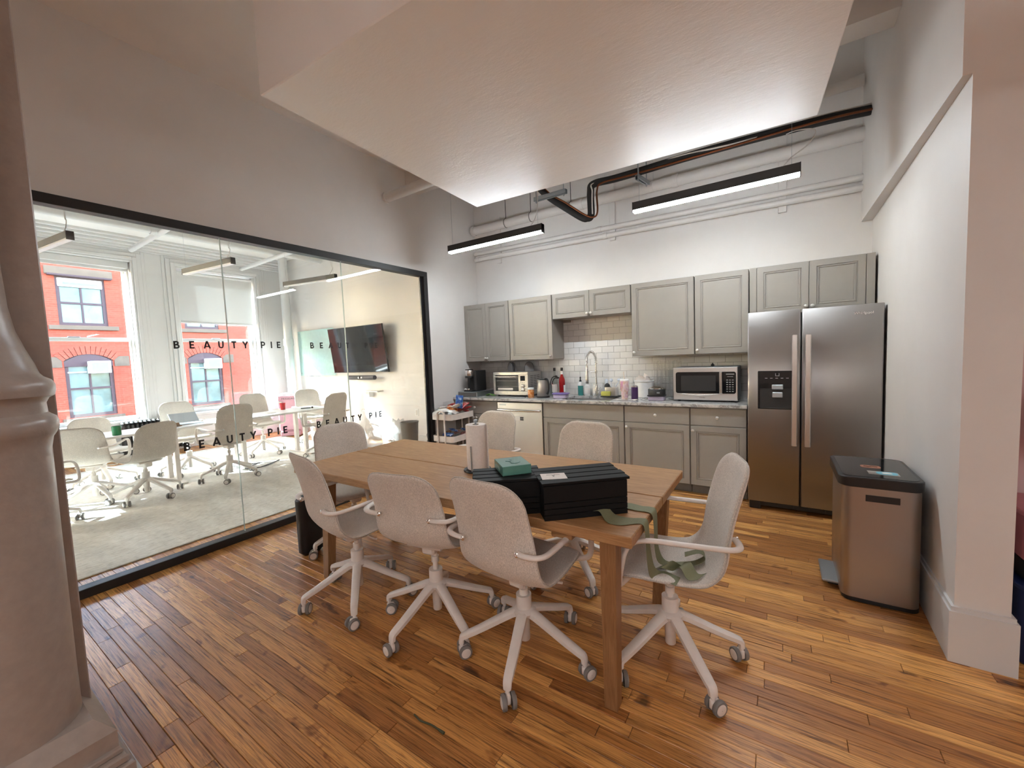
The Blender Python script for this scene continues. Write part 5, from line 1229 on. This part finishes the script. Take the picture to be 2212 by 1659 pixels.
# bins and bags near the end of the glass
wb_ = thing('waste_bin', 'flared stainless waste bin standing inside the glass wall', 'bin', (-.50, -1.02, 0))
MB().lathe([(.085, 0), (.088, .004), (.122, .585), (.128, .595), (.128, .605), (.118, .603), (.084, .01), (.001, .008)], 32).build('body', 'steel', wb_, smooth=50)
def bag(x, y, r0, h, seed, label):
    rr = random.Random(seed); q = MB(); n, m = 18, 9; vs = []
    for j in range(m):
        for i in range(n):
            k = j/(m-1); a = 2*PI*i/n; r_ = r0*(.75+.45*math.sin(PI*min(1, k*1.1+.12)))*(1-.25*k)+rr.uniform(-.03, .03); vs.append((math.cos(a)*r_, math.sin(a)*r_, k*h+rr.uniform(-.02, .02)*(j > 0)))
    q.add(vs, [(j*n+i, j*n+(i+1) % n, (j+1)*n+(i+1) % n, (j+1)*n+i) for j in range(m-1) for i in range(n)]+[tuple(range(n))[::-1]])
    return tag(q.build('plastic_bag', 'film', None, (x, y, .013), smooth=80), label, 'bag')
bag(-2.12, -.42, .22, .62, 4, 'tall crumpled white plastic bag in the sun by the far wall')
bag(-.86, -.90, .13, .58, 9, 'clear plastic bag left of the stainless waste bin')
bag(-.26, -.80, .10, .60, 12, 'clear plastic bag right of the stainless waste bin')
t = thing('wall_outlet', 'white wall socket low on the television wall', 'outlet', (-1.42, -.001, .55)); MB().box(-.045, .045, -.006, 0, -.06, .06, .002).build('plate', 'white', t); MB().box(-.02, .02, -.009, -.005, -.04, .04, .003).build('sockets', 'cable', t)
t = thing('wall_shelf', 'narrow white wall shelf under the camera bar', 'shelf', (-2.55, -.001, .90)); MB().box(-.30, .30, -.14, 0, 0, .018, .003).build('board', 'white', t); MB().box(-.02, .02, -.10, 0, -.10, 0).build('bracket', 'white', t)
q = MB(); r_ = random.Random(8)
for k in range(3): q.tube(spline([(-2.9+.1*k, -2.3, .017), (-2.7, -2.1+.06*k, .018), (-2.55, -2.25, .017), (-2.4, -2.05-.05*k, .018), (-2.6, -1.75, .017)], 6), .005, 6)
tag(q.build('floor_cables', 'black', smooth=60), 'tangle of dark cables on the rug beneath the desks', 'cable')

# ================================================================== ACROSS THE STREET
bd = thing('brick_building', 'red brick building with maroon sash windows across the street', 'building', (-17, 0, 0))
WX = [(-.945+3.56*k) for k in range(-3, 4)]
q = MB()
def wall_band(z0, z1, holes=()):
    e = [-14.0]
    for a, b_ in holes: e += [a, b_]
    e.append(13.0)
    for i in range(0, len(e), 2): q.box(-.4, 0, e[i], e[i+1], z0, z1)
H1 = [(y-.62, y+.62) for y in WX]
wall_band(-4.2, -.10); wall_band(-.10, 2.12, H1); wall_band(2.12, 3.16); wall_band(3.16, 4.86, H1); wall_band(4.86, 6.9); q.build('wall', 'brick', bd)
q = MB(); q.box(-.38, -.34, -14, 13, -.2, 5.0); q.build('interior_backing', 'black_matte', bd)
MB().box(0, .06, -14, 13, 2.62, 2.70).build('string_course', 'stone', bd); MB().box(0, .10, -14, 13, 5.55, 5.75, .02).build('cornice', 'stone', bd)
for y in WX:
    def sashes(z0, z1, seg=False):
        f = MB(); f.box(-.20, -.05, y-.62, y-.52, z0, z1); f.box(-.20, -.05, y+.52, y+.62, z0, z1); f.box(-.20, -.05, y-.52, y+.52, z0, z0+.10); f.box(-.20, -.05, y-.52, y+.52, z1-.10, z1)
        zm = z0+(z1-z0)*.46; f.box(-.16, -.06, y-.52, y+.52, zm-.035, zm+.035); f.box(-.15, -.07, y-.025, y+.025, z0+.1, z1-.1)
        w_ = f.build('window', 'maroon', bd)
        for (a, b_) in ((y-.52, y-.025), (y+.025, y+.52)):
            for (c, d) in ((z0+.10, zm-.035), (zm+.035, z1-.10)): MB().box(-.125, -.115, a, b_, c, d).build('pane', 'far_pane', w_)
        return w_
    w1 = sashes(3.16, 4.86); sashes(-.10, 2.10)
    MB().box(-.10, -.02, y-.56, y+.56, 4.50, 4.80, .02).build('blind_box', 'white', w1); 
    MB().box(-.02, -.018, y-.44, y+.44, 4.57, 4.66).build('blind_slot', 'far_pane', w1)
    MB().box(0, .07, y-.85, y+.85, 4.88, 5.16, .02).build('lintel', 'stone', bd); MB().box(0, .16, y-.80, y+.80, 4.84, 4.90, .01).build('hood', 'maroon', bd)
    MB().box(0, .10, y-.88, y+.88, 3.00, 3.15, .01).build('sill', 'stone', bd); MB().box(0, .10, y-.80, y+.80, -.30, -.12, .01).build('sill', 'stone', bd)
    a = MB(); n = 13
    for ring, (r0, r1) in enumerate(((.98, 1.12), (1.125, 1.27))):
        for k in range(n):
            t0, t1 = R(48+84*k/n+.5), R(48+84*(k+1)/n-.5); P = [(y-math.cos(t_)*r_, 1.16+math.sin(t_)*r_) for t_, r_ in ((t0, r0), (t1, r0), (t1, r1), (t0, r1))]
            a.add([(0, *p) for p in P]+[(.04, *p) for p in P], [(0, 1, 2, 3), (7, 6, 5, 4)]+[(i, (i+1) % 4, (i+1) % 4+4, i+4) for i in range(4)])
    a.build('brick_arch', 'brick', bd)
    a = MB(); n = 14; P = [(y-.62+1.24*k/n, 1.88+.27*math.sin(PI*k/n)) for k in range(n+1)]; P = [(y+.62, 1.70), (y-.62, 1.70)]+P
    a.add([(-.03, *p) for p in P]+[(.012, *p) for p in P], [tuple(range(len(P))), tuple(range(len(P)*2-1, len(P)-1, -1))]+[(i, (i+1) % len(P), (i+1) % len(P)+len(P), i+len(P)) for i in range(len(P))]); a.build('arched_panel', 'maroon', bd)
    for s_ in (-1, 1): MB().prism([(0, 0), (.03, 0), (.03, .42), (0, .42)], 1.68, 2.05).build('impost_block', 'stone', bd, (0, y+s_*.88-.21, 0))
    ac = MB(); ac.box(-.10, .34, y-.05, y+.50, 1.44, 1.88, .015); acb = ac.build('air_conditioner', 'white', bd)
    MB().box(.34, .345, y+.0, y+.42, 1.50, 1.82).build('grille', mat('ac_grille', (.22, .22, .23), .7) if 'ac_grille' not in bpy.data.materials else bpy.data.materials['ac_grille'], acb)
    for z in (1.50, 1.82): MB().box(-.06, -.03, y-.55, y-.08, z-.02, z+.02).build('side_panel_rail', 'white', bd)
stt = struct(box('street', 'galv', -40, -6.3, -30, 30, -4.6, -4.2))

# ================================================================== PASSAGE AT THE RIGHT, FILL LAMPS ADDED BEHIND THE CAMERA
t = thing('fire_extinguisher', 'red fire extinguisher hanging on the pink wall beyond the pillar', 'fire extinguisher', (4.845, -1.945, .885))
MB().lathe([(.02, 0), (.055, .006), (.060, .03), (.060, .24), (.05, .285), (.025, .31), (.02, .325)], 24).build('cylinder', mat('fire_red', (.45, .02, .018), .3), t, smooth=50)
MB().lathe([(.0605, .13), (.0605, .225)], 24, cap=False).build('label', 'paper', t, smooth=50); MB().lathe([(.0615, .155), (.0615, .175)], 24, cap=False).build('strap', 'black', t, smooth=50)
q = MB(); q.lathe([(.018, .325), (.018, .355)], 12); q.box(-.07, .02, -.010, .010, .355, .368, .003); q.box(-.075, .015, -.010, .010, .378, .390, .003); q.build('valve_handle', 'galv', t); MB().box(-.03, .03, .055, .094, .05, .30).build('wall_bracket', 'black', t)
t = thing('recycling_bin', 'navy blue recycling bin with black liner behind the pillar', 'bin', (4.66, -2.28, 0))
MB().prism(rrect(0, .36, 0, .36, .05, 5), 0, .34, b=.006).build('tub', mat('navy_plastic', (.012, .022, .085), .35), t, smooth=40); MB().prism(rrect(-.012, .372, -.012, .372, .055, 5), .34, .36, b=.003).build('rim', bpy.data.materials['navy_plastic'], t, smooth=40); MB().prism(rrect(.02, .34, .02, .34, .05, 5), .36, .46, b=.01).build('liner', 'black', t, smooth=40)
t = thing('pink_bin', 'pink lidded bin standing on the navy recycling bin liner', 'bin', (4.67, -2.26, .4605))
MB().prism(rrect(0, .34, 0, .32, .04, 5), 0, .20, b=.006).build('tub', mat('pink_plastic', (.42, .16, .19), .4), t, smooth=40); MB().prism(rrect(-.01, .35, -.01, .33, .045, 5), .20, .225, b=.004).build('lid', bpy.data.materials['pink_plastic'], t, smooth=40)
tag(MB().tube(spline([(2.523, -3.83, .003), (2.57, -3.838, .004), (2.62, -3.828, .003), (2.686, -3.83, .003)], 5), [.0035]*13+[.005, .006, .006], 6).build('plant_stem', mat('dried_olive_stem', (.07, .075, .04), .7), None, smooth=60), 'dried olive plant stem lying on the floorboards before the chairs', 'stem')
tag(MB().prism(rrect(-.05, .05, -.09, .09, .04, 5), 0, .46, b=.03).build('backpack', 'black_matte', None, (.755, -3.22, .0), (0, 0, 0), 40), 'slim black bag standing on the floor behind the left table end', 'bag')
for (x0, y, lab) in ((2.6, -6.0, 'added fill pendant behind the camera, nearest row at the left'), (5.0, -6.0, 'added fill pendant behind the camera, nearest row at the right'), (2.0, -7.6, 'added fill pendant behind the camera, second row at the left'), (5.0, -7.6, 'added fill pendant behind the camera, second row at the right'),
                     (2.0, -9.4, 'added fill pendant behind the camera, last row at the left'), (5.0, -9.4, 'added fill pendant behind the camera, last row at the right'), (6.2, -3.6, 'added fill pendant over the passage beyond the pillar')):
    pendant(x0, x0+1.8, y, 2.45, lab, CE, 'lamp_fill')  # out-of-view lamps added as frontal fill for chairs, table and near floor
